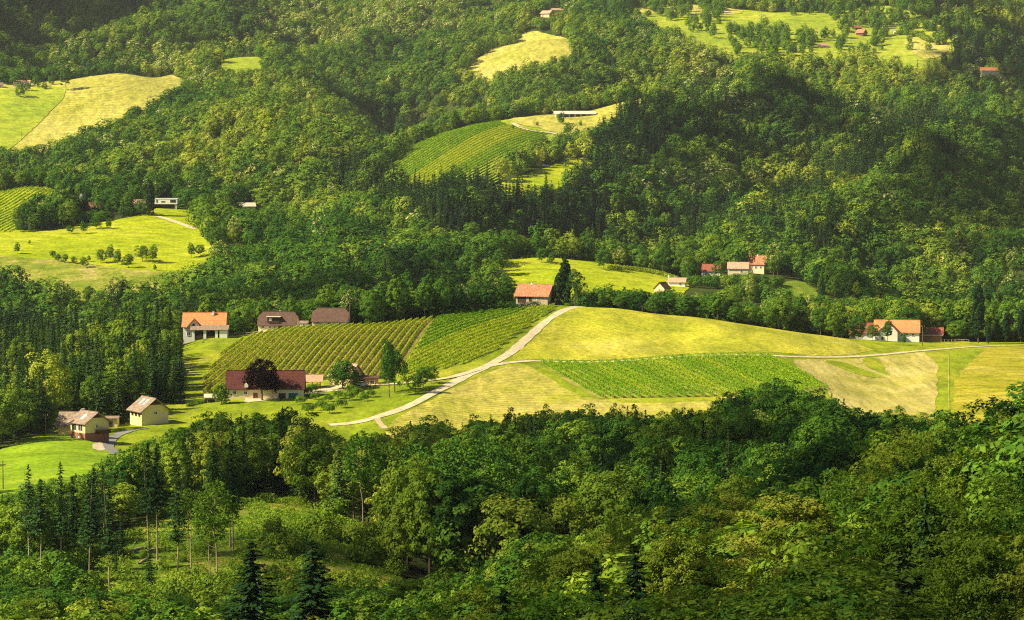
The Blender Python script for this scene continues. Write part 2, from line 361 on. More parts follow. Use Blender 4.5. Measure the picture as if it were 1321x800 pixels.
def smooth_line(P, it=2, closed=False):
    P = np.array(P, float)
    for _ in range(it):
        if closed:
            Q = np.roll(P, -1, 0); P = np.stack([0.75 * P + 0.25 * Q, 0.25 * P + 0.75 * Q], 1).reshape(-1, 2)
        else:
            A, B = P[:-1], P[1:]; P = np.vstack([P[:1], np.stack([0.75 * A + 0.25 * B, 0.25 * A + 0.75 * B], 1).reshape(-1, 2), P[-1:]])
    return P
def sheet(name, W, lift, mat, step=None, label=None):
    D = W[:, 1].mean(); step = step or max(3.5, D / 190)
    B = densify(W, step); lo, hi = B.min(0), B.max(0)
    gx, gy = np.meshgrid(np.arange(lo[0], hi[0], step), np.arange(lo[1], hi[1], step)); G = np.stack([gx.ravel(), gy.ravel()], 1)
    G += (np.random.RandomState(3).rand(*G.shape) - 0.5) * step * 0.4
    G = G[inside(G, B)]
    c = B.mean(0); pts = [Vector(p - c) for p in B] + [Vector(p - c) for p in G]
    vs, es, fs, *_ = delaunay_2d_cdt(pts, [], [list(range(len(B)))], 1, 1e-4)
    V = np.array([[v.x, v.y] for v in vs]) + c; Z = height(V[:, 0], V[:, 1]) + lift
    F = np.array([f for f in fs if len(f) == 3], np.int32)
    a, b2, c2 = V[F[:, 0]], V[F[:, 1]], V[F[:, 2]]
    flip = ((b2 - a)[:, 0] * (c2 - a)[:, 1] - (b2 - a)[:, 1] * (c2 - a)[:, 0]) < 0
    F[flip] = F[flip][:, ::-1]
    cen = V[F].mean(1); F = F[inside(cen, B)]
    o = bpy.data.objects.new(name, mesh_np(name, np.column_stack([V, Z]), F, mat, smooth=True)); link(o)
    return tag(o, label, kind='structure')
OPEN = []        # plan polygons without forest
def field(name, px_poly, dmin, dmax, lift, mat, label=None, open_=True, rounds=1):
    W = ground_poly(px_poly, dmin, dmax)
    if rounds: W = smooth_line(W, rounds, True); W = densify(W, 7.0); W = W + np.random.RandomState(len(W)).randn(*W.shape) * 0.55
    sheet(name, W, lift, mat, label=label)
    if open_: OPEN.append(W)
    return W
HILL = [(-90,583),(-5,583),(60,561),(80,552),(160,548),(185,520),(240,522),(230,470),(233,455),(240,432),(262,428),(300,428),(345,422),(440,414),(560,404),(640,396),
        (735,389),(790,390),(850,396),(900,406),(960,418),(1020,427),(1090,434),(1200,436),(1410,438),(1410,600),(1180,595),(1100,585),(1040,562),(1000,558),
        (930,575),(830,585),(700,582),(560,600),(520,612),(450,632),(400,606),(380,596),(300,596),(240,606),(200,618),(150,642),(100,665),(0,690),(-90,700)]
W_HILL = field('hill_meadow', HILL, 560, 1175, 0.12, M['grass'], 'yellow green grass of the long open hill', rounds=0)
field('lower_meadow', [(-88,586),(-5,586),(60,564),(85,560),(128,576),(150,580),(140,600),(150,636),(100,660),(0,686),(-88,696)], 560, 900, 0.2, M['lush_grass'], 'bright green meadow below the yellow houses', False)
field('hay_field', [(655,467),(672,455),(690,437),(712,415),(742,396),(760,390),(800,390),(850,396),(900,406),(960,418),(1020,427),(1085,436),(1110,446),(1135,455),(1010,460),(700,463)], 900, 1175, 0.2, M['hay'], 'tall yellow hayfield over the hilltop', False)
field('mown_field', [(497,546),(520,534),(560,515),(620,485),(655,472),(680,470),(700,484),(765,521),(925,518),(1000,520),(1015,558),(930,574),(830,583),(700,580),(560,598),(520,604),(497,580)], 640, 1000, 0.2, M['stubble'], 'mown field between the gravel road and the wood', False)
field('stubble_field', [(1012,465),(1060,464),(1140,461),(1210,453),(1208,520),(1210,593),(1180,592),(1100,580),(1055,552),(1078,505)], 640, 1120, 0.2, M['pale_stubble'], 'pale mown field below the right farm', False)
field('olive_field', [(1230,451),(1405,443),(1405,598),(1229,598)], 600, 1150, 0.2, M['olive_hay'], 'golden olive hayfield at the right edge', False)
field('grass_strip', [(1058,465),(1085,466),(1115,478),(1146,487),(1120,488),(1085,476)], 700, 1120, 0.28, M['grass'], 'green tongue of grass on the pale field', False)
field('grass_strip', [(1112,463),(1132,462),(1134,470),(1150,487),(1135,482),(1115,472)], 700, 1120, 0.29, M['grass'], 'narrow green grass strip beside the farm track', False)
W_V1 = ground_poly([(262,514),(263,487),(280,464),(296,446),(325,434),(352,426),(440,418),(500,412),(563,406),(540,440),(522,466),(505,490),(470,489),(420,490),(300,508)], 800, 1130)
sheet('vineyard_soil', W_V1, 0.2, M['vine_soil'], label='bare soil between the rows of the striped vineyard')
W_V2 = ground_poly([(567,408),(640,402),(690,398),(722,395),(710,403),(694,411),(660,437),(640,453),(615,465),(575,476),(540,482),(515,484),(526,466),(545,438)], 850, 1150)
sheet('vineyard_grass', W_V2, 0.2, M['vine_grass'], label='grass under the vines below the stone house')
W_V3 = ground_poly([(692,467),(1000,462),(1030,478),(1070,503),(1020,514),(925,512),(770,515)], 780, 1100)
sheet('vineyard_grass', W_V3, 0.2, M['rough_grass'], label='grass under the vines of the lower vineyard')
# further clearings, front to back
field('side_meadow', [(1004,366),(1034,362),(1058,378),(1040,394),(1006,392)], 1380, 1640, 0.3, M['clearing'], 'steep grass slope beside the wooded farm')
field('middle_meadow', [(634,325),(700,323),(780,334),(830,346),(880,360),(893,370),(870,392),(790,404),(700,400),(655,395),(648,350)], 1380, 1620, 0.3, M['bright_meadow'], 'bright yellow meadow behind the stone house')
field('left_meadow', [(-90,300),(0,299),(20,297),(60,300),(120,288),(180,279),(203,268),(240,268),(256,276),(258,300),(278,322),(292,334),(285,352),(262,378),(180,390),(100,398),(40,390),(0,372),(-90,372)], 1380, 1840, 0.3, M['bright_meadow'], 'bright meadow below the white villa')
field('rough_slope', [(-60,330),(30,333),(100,338),(190,352),(250,350),(262,372),(180,388),(100,396),(40,388),(0,370),(-60,366)], 1380, 1700, 0.4, M['rough_grass'], 'rough dry grass at the foot of the bright meadow', False)
W_V5 = field('vineyard_grass', [(-90,246),(0,239),(25,233),(48,236),(65,246),(92,262),(88,270),(60,272),(40,286),(15,300),(-90,302)], 1600, 1985, 0.4, M['bright_meadow'], 'grass under the vines of the left hilltop', rounds=0)
field('vineyard_hill', [(495,243),(497,220),(545,163),(600,156),(640,152),(700,144),(760,136),(820,123),(850,124),(838,136),(800,146),(795,165),(770,183),(735,192),(712,190),(694,200),(660,222),(640,236),(632,246),(600,250)], 1850, 2480, 0.4, M['far_green'], 'grassy vineyard hill in the middle distance')
field('shrub_slope', [(618,250),(640,240),(690,222),(745,203),(775,208),(748,236),(690,256),(640,266)], 1850, 2480, 0.5, M['bright_meadow'], 'light green shrubby slope below the vineyard hill')
W_V4 = ground_poly([(500,243),(503,214),(547,163),(600,157),(640,154),(655,162),(706,172),(692,198),(658,222),(638,236),(630,246)], 1850, 2480)
field('dry_meadow', [(650,155),(700,145),(760,137),(820,124),(846,125),(836,135),(800,145),(790,160),(770,178),(735,180),(705,168),(672,163)], 2000, 2480, 0.8, M['far_hay'], 'dry straw coloured meadow round the long barn', False)
field('upper_left_meadow', [(-90,214),(0,208),(90,198),(160,168),(215,143),(250,112),(215,96),(172,78),(130,81),(95,95),(70,104),(30,108),(-90,116)], 2200, 2900, 0.5, M['far_hay'], 'pale mown meadow on the upper left slope')
field('green_meadow', [(-88,212),(0,206),(20,186),(60,150),(90,119),(70,112),(0,116),(-88,122)], 2200, 2900, 0.9, M['far_green'], 'green lower corner of the upper left meadow', False)
field('small_meadow', [(280,63),(340,63),(340,98),(312,106),(284,98)], 2600, 3200, 0.5, M['far_green'], 'small meadow between the flowering chestnuts')
field('hilltop_meadow', [(608,82),(640,62),(668,43),(700,39),(738,50),(742,76),(700,90),(650,104),(612,112),(600,98)], 2700, 3350, 0.5, M['far_hay'], 'round pale meadow on a wooded hill')
W_TOP = field('high_meadow', [(815,8),(880,6),(960,13),(1010,18),(1085,15),(1130,4),(1200,20),(1232,55),(1228,84),(1190,98),(1150,88),(1110,80),(1060,84),(1000,84),(950,82),(900,66),(850,48),(818,26)], 2800, 3900, 0.5, M['far_green'], 'high meadows dotted with trees under the top edge')
field('high_hayfield', [(815,8),(880,6),(960,13),(955,20),(880,19),(825,19)], 2800, 3900, 1.0, M['far_hay'], 'pale hay strip along the high ridge', False)
field('high_hayfield', [(1160,50),(1200,48),(1228,60),(1215,75),(1185,78)], 2800, 3900, 1.0, M['far_hay'], 'pale hayfield right of the red high farm', False)
W_CLEAR = field('wood_clearing', [(40,760),(110,715),(150,690),(210,660),(300,645),(370,640),(420,668),(470,676),(500,690),(520,745),(470,790),(380,805),(200,810),(60,800)], 330, 640, 0.1, M['clearing'], 'grassy felled clearing in the lower wood')

ROADS = []
def road(name, px_line, width, lift, mat, dmin, dmax, label):
    L = smooth_line(ground_poly(px_line, dmin, dmax), 2); L = densify(L, 3.0, False)
    T = np.gradient(L, axis=0); T /= np.linalg.norm(T, axis=1)[:, None]; N = np.stack([-T[:, 1], T[:, 0]], 1)
    rs = np.random.RandomState(len(L)); wv = width * 0.5 * (1 + 0.12 * np.convolve(rs.randn(len(L)), np.ones(3) / 3, 'same'))
    k = 5; V = []
    for q in range(k):
        P = L + N * (wv * (q / (k - 1) * 2 - 1))[:, None]; V.append(np.column_stack([P, height(P[:, 0], P[:, 1]) + lift]))
    V = np.array(V).transpose(1, 0, 2).reshape(-1, 3); F = []
    for i in range(len(L) - 1):
        for q in range(k - 1):
            a = i * k + q; F.append((a, a + k, a + k + 1, a + 1))
    me = mesh_np(name, V, F, mat, smooth=True)
    me.update(); o = link(bpy.data.objects.new(name, me)); tag(o, label, kind='structure')
    if me.polygons[0].normal.z < 0: me.flip_normals()
    ROADS.append((L, width)); return L
road('gravel_road', [(425,549),(455,547),(485,540),(520,528),(560,508),(600,486),(635,470),(660,456),(680,437),(700,417),(725,402),(752,391)], 3.6, 0.25, M['gravel'], 640, 1170, 'pale gravel road climbing the hill')
road('farm_track', [(628,474),(660,468),(700,465.5),(850,463),(1000,461.5),(1060,461.5),(1140,458),(1220,450.5),(1280,447),(1400,443)], 2.6, 0.28, M['gravel'], 700, 1170, 'narrow pale track crossing the hill to the right farm')
road('farm_lane', [(618,477),(590,486),(565,491),(530,495),(490,497),(440,502),(405,506)], 2.8, 0.37, M['gravel'], 760, 1000, 'lane from the gravel road to the red roofed farm')
road('dirt_spur', [(486,540),(490,547),(497,554)], 2.0, 0.26, M['dirt'], 640, 900, 'short worn spur below the gravel road')
road('hilltop_drive', [(292,432),(330,429),(370,427),(420,423)], 3.0, 0.30, M['gravel'], 900, 1100, 'drive in front of the brown roofed houses')
road('house_drive', [(150,588),(137,575),(147,563),(165,557),(188,553)], 3.4, 0.30, M['asphalt'], 640, 900, 'grey drive between the yellow houses')
road('field_edge_track', [(1223,452),(1224,480),(1224,520),(1226,560)], 0.4, 0.26, M['stubble'], 640, 1100, 'worn line between the two right fields')
road('villa_track', [(252,296),(235,290),(215,283),(203,280)], 5.0, 0.5, M['gravel'], 1500, 1900, 'pale curved track below the villa')
road('barn_track', [(662,160),(670,166),(690,171),(710,172),(730,178),(745,180)], 5.0, 1.1, M['gravel'], 2000, 2480, 'curved track below the long barn')
field('farm_yard', [(312,518),(318,512),(345,512),(400,504),(420,500),(470,495),(490,495),(488,498),(440,504),(400,508),(350,516),(322,521)], 760, 1000, 0.26, M['gravel'], 'pale yard round the red roofed farm', False)
field('house_terrace', [(112,577),(140,570),(146,577),(128,584)], 640, 900, 0.26, M['gravel'], 'pale terrace in front of the yellow house', False)
# ------------------------------------------------------------------ tree shapes
def unit(v): return v / np.maximum(np.linalg.norm(v, axis=-1, keepdims=True), 1e-9)
def quads(c, nrm, size, rs, aspect=0.62, along=None):
    """rhombic leaf faces at c, facing nrm"""
    n = unit(nrm); t = rs.randn(*c.shape) if along is None else along + rs.randn(*c.shape) * 0.25
    t = unit(t - n * (t * n).sum(1, keepdims=True)); b = np.cross(n, t); s = (size * (0.7 + 0.6 * rs.rand(len(c))))[:, None]
    V = np.stack([c - t * s, c - b * s * aspect + t * s * 0.1, c + t * s, c + b * s * aspect + t * s * 0.1], 1)
    return V.reshape(-1, 3)
def tube_np(pts, rad, k=6):
    pts = np.array(pts, float); V = []; F = []
    for i, p in enumerate(pts):
        d = unit(pts[min(i + 1, len(pts) - 1)] - pts[max(i - 1, 0)]); a = unit(np.cross(d, [0.3, 1, 0.2])); b = np.cross(d, a)
        for j in range(k):
            w = 2 * math.pi * j / k; V.append(p + (a * math.cos(w) + b * math.sin(w)) * rad[i])
    for i in range(len(pts) - 1):
        for j in range(k):
            q = (j + 1) % k; F.append((i * k + j, i * k + q, (i + 1) * k + q, (i + 1) * k + j))
    return np.array(V), np.array(F)
def trunk_mesh(name, H, r, rs, limbs=0, spread=3.0, lo=0.35, mat='bark', k=6, lean=0.02):
    Vs, Fs, off = [], [], 0
    def add(p, rad, kk):
        nonlocal off
        V, F = tube_np(p, rad, kk); Vs.append(V); Fs.append(F + off); off += len(V)
    z = np.linspace(-1.0, H, 9); wob = np.cumsum(rs.randn(9, 2) * H * lean * 0.3, 0) * np.linspace(0, 1, 9)[:, None]
    P = np.column_stack([wob, z]); rr = r * (1 - 0.85 * np.clip(z / H, 0, 1) ** 0.9); rr[0] = r * 1.25; add(P, rr, k)
    for i in range(limbs):
        f = lo + (0.9 - lo) * (i + rs.rand() * 0.6) / limbs; b = np.array([np.interp(f * H, z, P[:, 0]), np.interp(f * H, z, P[:, 1]), f * H])
        a = i * 2.4 + rs.rand(); L = spread * (1.15 - f * 0.6); up = L * (0.35 + 0.3 * rs.rand())
        d = np.array([math.cos(a), math.sin(a), 0]); q = [b, b + d * L * 0.35 + [0, 0, up * 0.25], b + d * L * 0.7 + [0, 0, up * 0.7], b + d * L + [0, 0, up]]
        add(q, [r * 0.38 * (1 - f * 0.5), r * 0.25, r * 0.15, r * 0.05], 4)
    return mesh_np(name, np.vstack(Vs), np.vstack(Fs), M[mat])
def crown_broad(H, W, z0, n_clump, n_leaf, ls, rs, shape='round', flat=0.7, droop=0.0, out=0.6, fill=0.25):
    """leaf faces gathered in clumps over an uneven crown; returns verts of quads, blossom weight"""
    zc = (z0 + H) / 2; hz_ = (H - z0) / 2
    # lobes make the outline uneven
    L = unit(rs.randn(7, 3)); La = 0.16 + 0.2 * rs.rand(7)
    i = np.arange(n_clump) + 0.5; ph = np.arccos(1 - 1.85 * i / n_clump); th = math.pi * (1 + 5 ** 0.5) * i + rs.rand(n_clump)
    D = np.stack([np.cos(th) * np.sin(ph), np.sin(th) * np.sin(ph), np.cos(ph)], 1)
    rad = 0.74 + (np.clip(D @ L.T - 0.55, 0, 1) * La).sum(1) * 1.3 + rs.randn(n_clump) * 0.07
    inner = rs.rand(n_clump) < fill; rad[inner] *= 0.35 + 0.4 * rs.rand(inner.sum())
    prof = np.ones(n_clump)
    if shape == 'cone': prof = 1.15 - 0.55 * (D[:, 2] * 0.5 + 0.5)
    if shape == 'egg': prof = 1.08 - 0.28 * (D[:, 2] * 0.5 + 0.5)
    if shape == 'column': prof = 1.0 + 0 * D[:, 2]
    C = D * rad[:, None] * np.stack([W / 2 * prof, W / 2 * prof, np.full(n_clump, hz_)], 1) + [0, 0, zc]
    cr = (W / 2) * (2.1 / math.sqrt(n_clump)) * (0.75 + 0.6 * rs.rand(n_clump))
    if shape == 'column': cr *= 1.9
    m = n_clump * n_leaf; ci = np.repeat(np.arange(n_clump), n_leaf)
    d = unit(rs.randn(m, 3) + D[ci] * 0.55 + [0, 0, 0.25]); r = rs.rand(m) ** 0.22
    off = d * (r * cr[ci])[:, None]; off[:, 2] *= flat
    if droop: off[:, 2] -= droop * (off[:, 0] ** 2 + off[:, 1] ** 2) / np.maximum(cr[ci], .1)
    c = C[ci] + off
    nrm = unit(D[ci] * 0.7 + d * 0.9 + [0, 0, 0.25]) * out + unit(rs.randn(m, 3)) * (1 - out)
    top = (D[ci][:, 2] > -0.1) & (r > 0.6) & (d @ np.array([0, 0, 1]) > 0.0)
    return quads(c, nrm, np.full(m, ls), rs), top
def crown_sprays(H, W, z0, n_br, rs, ls, per=60, droop=0.35, lift=0.5):
    clump = None
    """near trees: branches that end in flat layered sprays of leaves"""
    Vs = []; L = unit(rs.randn(6, 3)); zc = (z0 + H) / 2; hh = (H - z0) / 2
    for b in range(n_br):
        u = (b + 0.5) / n_br; zz = 1 - 1.8 * u; a = b * 2.39996 + rs.rand() * 0.5; sr = math.sqrt(max(0.0, 1 - zz * zz))
        d = np.array([math.cos(a) * sr, math.sin(a) * sr, zz]); k = 0.8 + 0.45 * np.clip(d @ L.T - 0.5, 0, 1).sum() + rs.randn() * 0.06
        tip = np.array([d[0] * W / 2 * k, d[1] * W / 2 * k, zc + d[2] * hh * k])
        for s in range(3):
            f = (1.0, 0.74, 0.5)[s]; hd = np.array([d[0], d[1], 0]) + rs.randn(3) * [0.35, 0.35, 0]; hd = unit(hd + [1e-3, 0, 0])
            c0 = np.array([tip[0] * f, tip[1] * f, zc + (tip[2] - zc) * f]) + rs.randn(3) * 0.35
            len_ = W * 0.19 * (0.7 + 0.6 * rs.rand()); wid = len_ * 0.55; side = np.cross(hd, [0, 0, 1])
            n = per if s == 0 else per // 2
            t = rs.rand(n); q = (rs.rand(n) * 2 - 1); tw = np.round(t * 5) / 5 + rs.randn(n) * 0.02
            p = c0 + hd * ((t - 0.45) * len_)[:, None] + side * (q * wid * (1 - 0.5 * t))[:, None]
            p[:, 2] += lift * (t - 0.4) * len_ * max(d[2], -0.2) - droop * (np.abs(q) ** 1.5 * wid * 0.8 + np.clip(t - 0.3, 0, 1) ** 2 * len_) + rs.randn(n) * 0.09 + 0.16 * np.sin(tw * 40)
            nr = np.array([d[0] * 0.5, d[1] * 0.5, 1.0]) + rs.randn(n, 3) * 0.42
            al = hd + side * np.sign(q)[:, None] * 0.8 - np.array([0, 0, droop])
            Vs.append(quads(p, nr, np.full(n, ls), rs, 0.5, al))
    return np.vstack(Vs)
def conifer(H, W, z0, tiers, nb, seg, ls, rs, droop=0.3):
    Vs = []
    for i in range(tiers):
        f = i / (tiers - 1); z = z0 + (H - z0) * f ** 0.95; r = W / 2 * (1 - f) ** 0.85 * (0.82 + 0.36 * rs.rand()) + 0.12
        if i < 2: r *= 0.8
        k = max(3, int(nb * (1 - 0.55 * f)))
        for j in range(k):
            if rs.rand() < 0.06: continue
            a = 2 * math.pi * (j + rs.rand() * 0.7) / k + i * 0.7; d = np.array([math.cos(a), math.sin(a), 0.0]); rr = r * (0.55 + 0.65 * rs.rand()); zj = rs.randn() * (H - z0) / tiers * 0.7
            n = seg; t = (np.arange(n) + 0.6) / n; c = d * (rr * t)[:, None] + [0, 0, z + zj]; c[:, 2] += -droop * rr * t + 0.18 * rr * t ** 3
            side = np.array([-d[1], d[0], 0])
            c = c + side * (rs.randn(n) * 0.16 * rr * (1.1 - t))[:, None]
            nr = np.tile(np.array([d[0] * 0.35, d[1] * 0.35, 0.9]), (n, 1)) + rs.randn(n, 3) * 0.25
            Vs.append(quads(c, nr, np.full(n, ls) * (0.75 + 0.5 * (1 - f)), rs, 0.42, d - np.array([0, 0, 0.35])))
    return np.vstack(Vs)
def qfaces(V): return np.arange(len(V)).reshape(-1, 4)
def crown_mesh(name, V, mat, mat2=None, sel=None, frac=0.5, seed=0):
    mi = None; mats = [M[mat]]
    if mat2: mats.append(M[mat2]); mi = (sel & (np.random.RandomState(seed).rand(len(sel)) < frac)).astype(np.int32)
    return mesh_np(name, V, qfaces(V), mats, mi)
rs = np.random.RandomState(11)
NEAR_B, MID_B, FAR_B, FAR_C, MID_C, MID_CH, FAR_CH = [], [], [], [], [], [], []
for i, (W, H, z0) in enumerate([(8, 17, 4.0), (9, 15.5, 3.0), (7, 18, 4.5), (8.5, 17.5, 3.5)]):
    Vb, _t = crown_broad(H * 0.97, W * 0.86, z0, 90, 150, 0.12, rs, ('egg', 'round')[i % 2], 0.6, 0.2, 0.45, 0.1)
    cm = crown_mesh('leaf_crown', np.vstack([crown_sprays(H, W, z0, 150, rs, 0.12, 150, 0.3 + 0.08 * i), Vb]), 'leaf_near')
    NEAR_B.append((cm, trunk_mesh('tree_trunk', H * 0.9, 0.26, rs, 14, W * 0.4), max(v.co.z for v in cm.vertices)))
for i, (W, H, z0, sh) in enumerate([(9, 15, 2.0, 'round'), (8, 16, 2.5, 'egg'), (10, 14.5, 1.5, 'round'), (7, 17, 4, 'egg'), (9, 16, 3, 'egg')]):
    V, top = crown_broad(H, W, z0, 62, 80, 0.26, rs, sh, 0.7, 0.1, 0.66, 0.12)
    MID_B.append((crown_mesh('leaf_crown', V, 'leaf'), trunk_mesh('tree_trunk', H * 0.85, 0.22, rs, 7, W * 0.4), H))
for i, (W, H, z0, sh) in enumerate([(10, 13.5, 0.5, 'round'), (9, 14, 1, 'egg'), (11, 13, 0.5, 'round'), (8.5, 15, 1, 'egg'), (9.5, 13, 1, 'round')]):
    V, top = crown_broad(H, W, z0, 30, 30, 0.55, rs, sh, 0.85, 0.05, 0.8, 0.08)
    FAR_B.append(crown_mesh('leaf_crown', V, 'leaf'))
    if i < 2: FAR_CH.append(crown_mesh('flowering_crown', V, 'leaf', 'blossom', top, 0.75, i))
for i in range(2):
    V, top = crown_broad(15, 9, 1.5, 70, 60, 0.28, rs, 'egg', 0.8, 0.1, 0.55)
    MID_CH.append((crown_mesh('flowering_crown', V, 'leaf', 'blossom', top, 0.7, i), trunk_mesh('tree_trunk', 11, 0.25, rs, 6, 3), 15))
for i, (W, H) in enumerate([(5.6, 17), (5.0, 18), (6.2, 16)]):
    FAR_C.append(crown_mesh('needle_crown', conifer(H, W, 0.5, 17, 9, 3, 0.75, rs), 'needle'))
for i, (W, H) in enumerate([(6, 19), (5.2, 20), (6.6, 18)]):
    MID_C.append((crown_mesh('needle_crown', conifer(H, W, 1.5, 34, 14, 8, 0.36, rs), 'needle'), trunk_mesh('tree_trunk', H * 0.96, 0.2, rs), H))
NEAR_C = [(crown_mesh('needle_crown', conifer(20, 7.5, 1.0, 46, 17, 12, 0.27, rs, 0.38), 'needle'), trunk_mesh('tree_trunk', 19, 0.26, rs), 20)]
BARE_C = []     # trunks bare almost to the top, small ragged crown
for i in range(3):
    H = (23, 21, 24)[i]; BARE_C.append((crown_mesh('needle_crown', conifer(H, 6.4, H * (0.42, 0.5, 0.36)[i], 30, 12, 9, 0.32, rs, 0.15), 'needle'), trunk_mesh('bare_trunk', H * 0.97, 0.17, rs, 5, 1.3, 0.25, 'pale_bark', 6, 0.03), H))
BARE_B = []
for i in range(2):
    V, top = crown_broad(20, 6.5, 11, 34, 50, 0.26, rs, 'egg', 0.7, 0.1, 0.45); BARE_B.append((crown_mesh('leaf_crown', V, 'leaf'), trunk_mesh('bare_trunk', 18, 0.16, rs, 7, 2.6, 0.45, 'pale_bark', 6, 0.05), 20))
V, top = crown_broad(2.2, 2.6, 0.0, 26, 40, 0.16, rs, 'round', 0.9); BUSH = crown_mesh('leaf_bush', V, 'leaf')
V, top = crown_broad(3.4, 3.6, 1.2, 30, 44, 0.17, rs, 'round', 0.85, 0.1); ORCH = (crown_mesh('leaf_crown', V, 'leaf'), trunk_mesh('tree_trunk', 2.4, 0.11, rs, 4, 1.0, 0.5), 3.4)
V, top = crown_broad(1.0, 1.0, 0.0, 60, 60, 0.014, rs, 'column', 0.9, 0, 0.6); COLUMN = V   # scaled per tree
def column_crown(H, W, z0, ls, mat, shape='column', n=80, m=60, seed=1):
    r = np.random.RandomState(seed); V, top = crown_broad(H, W, z0, n, m, ls, r, shape, 1.0, 0.0, 0.55, 0.15); return crown_mesh('leaf_crown', V, mat)

# ------------------------------------------------------------------ where the trees stand
SPRUCE = [([(410,208),(520,228),(620,228),(650,262),(700,262),(745,240),(780,170),(800,135),(870,150),(860,200),(790,250),(770,320),(740,335),(640,320),(560,300),(440,262)], 0.93),
          ([(860,290),(960,262),(1060,240),(1090,300),(1070,345),(960,340),(880,320)], 0.85),
          ([(880,130),(1030,120),(1250,170),(1230,235),(1130,250),(1000,220),(890,190)], 0.75),
          ([(-60,420),(60,440),(120,420),(250,420),(256,520),(185,548),(80,560),(-60,590)], 0.8),
          ([(-90,-30),(260,-30),(120,60),(-90,110)], 0.45), ([(1190,-20),(1420,-20),(1420,130),(1230,90)], 0.55),
          ([(480,150),(560,150),(520,220),(470,235)], 0.6),
          ([(80,350),(300,360),(330,420),(100,430)], 0.12),
          ([(-100,600),(520,560),(560,700),(500,720),(200,720),(-100,760)], 0.32), ([(560,600),(1000,560),(1000,720),(560,720)], 0.12)]
CHEST = [([(170,100),(330,85),(330,20),(600,-10),(600,45),(480,70),(330,60),(260,130)], 0.62), ([(60,60),(260,60),(230,95),(60,105)], 0.35), ([(900,95),(960,95),(950,150),(900,150)], 0.3),
         ([(800,240),(960,220),(960,270),(830,290)], 0.3), ([(1230,60),(1321,50),(1330,130),(1200,120)], 0.3), ([(790,-10),(1000,40),(990,110),(820,60)], 0.2)]
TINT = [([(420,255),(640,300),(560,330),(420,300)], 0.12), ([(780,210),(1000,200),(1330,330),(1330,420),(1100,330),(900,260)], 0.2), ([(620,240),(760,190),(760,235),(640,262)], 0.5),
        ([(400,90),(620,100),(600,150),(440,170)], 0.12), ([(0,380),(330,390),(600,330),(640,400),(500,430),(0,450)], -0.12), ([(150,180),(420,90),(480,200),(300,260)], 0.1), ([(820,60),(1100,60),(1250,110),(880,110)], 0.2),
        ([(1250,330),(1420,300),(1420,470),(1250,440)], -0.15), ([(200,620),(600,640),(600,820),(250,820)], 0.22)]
def zone(zs, P, base):
    v = np.full(len(P), base, float)
    for poly, p in zs:
        v[inside(P, poly)] = p
    return v
def near_line(P, L, d):
    out = np.zeros(len(P), bool)
    for i in range(0, len(P), 4000):
        b = P[i:i + 4000]; out[i:i + 4000] = (np.sqrt(((b[:, None] - L[None]) ** 2).sum(2)).min(1) < d)
    return out
def wave(x, y, s, seed):
    r = np.random.RandomState(seed); v = 0
    for k in range(7):
        a, ph, f = r.rand() * 6.28, r.rand() * 6.28, s * (0.5 + 1.5 * r.rand()); v = v + np.sin((x * math.cos(a) + y * math.sin(a)) * f + ph)
    return v / 3.2
def jitter_grid(y0, y1, sp, seed, kx=0.235, ex=45):
    r = np.random.RandomState(seed); ys = np.arange(y0, y1, sp * 0.87); P = []
    for k, y in enumerate(ys):
        w = kx * y + ex; x = np.arange(-w, w, sp) + (k % 2) * sp / 2; P.append(np.column_stack([x, np.full(len(x), y)]))
    P = np.vstack(P); return P + (r.rand(*P.shape) - 0.5) * sp * 0.75
P = np.vstack([jitter_grid(330, 900, 6.8, 1), jitter_grid(900, 1400, 7.6, 2), jitter_grid(1400, 2000, 9.6, 3), jitter_grid(2000, 2700, 10.6, 4), jitter_grid(2700, 4250, 11.8, 5)])
for sp_, seed_ in ((6.4, 31),):      # spruce stands are planted closer
    E = jitter_grid(1400, 2700, sp_, seed_, 0.2, 10); q_ = project(np.column_stack([E, height(E[:, 0], E[:, 1])])); P = np.vstack([P, E[zone(SPRUCE, q_, 0.0) > 0.6]])
keep = np.ones(len(P), bool)
for W in OPEN: keep &= ~inside(P, smooth_line(W, 0, True))
z = height(P[:, 0], P[:, 1]); XY = project(np.column_stack([P, z]))
keep &= (XY[:, 1] > -70) & ~((P[:, 1] < 420) & (XY[:, 0] > 110) & (XY[:, 0] < 480) & (P[:, 1] > 380))
BUILT = []   # house footprints, cleared of trees below
# ------------------------------------------------------------------ buildings
def add_box(V, F, c, d, mi=0, MI=None):
    o = len(V); x, y, z = c; a, b, h = d[0] / 2, d[1] / 2, d[2] / 2
    V += [(x - a, y - b, z - h), (x + a, y - b, z - h), (x + a, y + b, z - h), (x - a, y + b, z - h), (x - a, y - b, z + h), (x + a, y - b, z + h), (x + a, y + b, z + h), (x - a, y + b, z + h)]
    F += [(o, o + 3, o + 2, o + 1), (o + 4, o + 5, o + 6, o + 7), (o, o + 1, o + 5, o + 4), (o + 1, o + 2, o + 6, o + 5), (o + 2, o + 3, o + 7, o + 6), (o + 3, o, o + 4, o + 7)]
def pyobj(name, V, F, mat, parent=None):
    me = bpy.data.meshes.new(name); me.from_pydata([tuple(v) for v in V], [], F); me.materials.append(mat if not isinstance(mat, str) else M[mat]); me.update()
    return link(bpy.data.objects.new(name, me), parent)
def boxes(name, L, mat, parent=None):
    V, F = [], []
    for c, d in L: add_box(V, F, c, d)
    return pyobj(name, V, F, mat, parent)
M['yellow_wall'] = plain_mat('yellow_wall', (0.78, 0.62, 0.26), 0.9, 0.1, 0.08, 0.4)
M['cream_wall'] = plain_mat('cream_wall', (0.75, 0.63, 0.38), 0.9, 0.1, 0.1, 0.4)
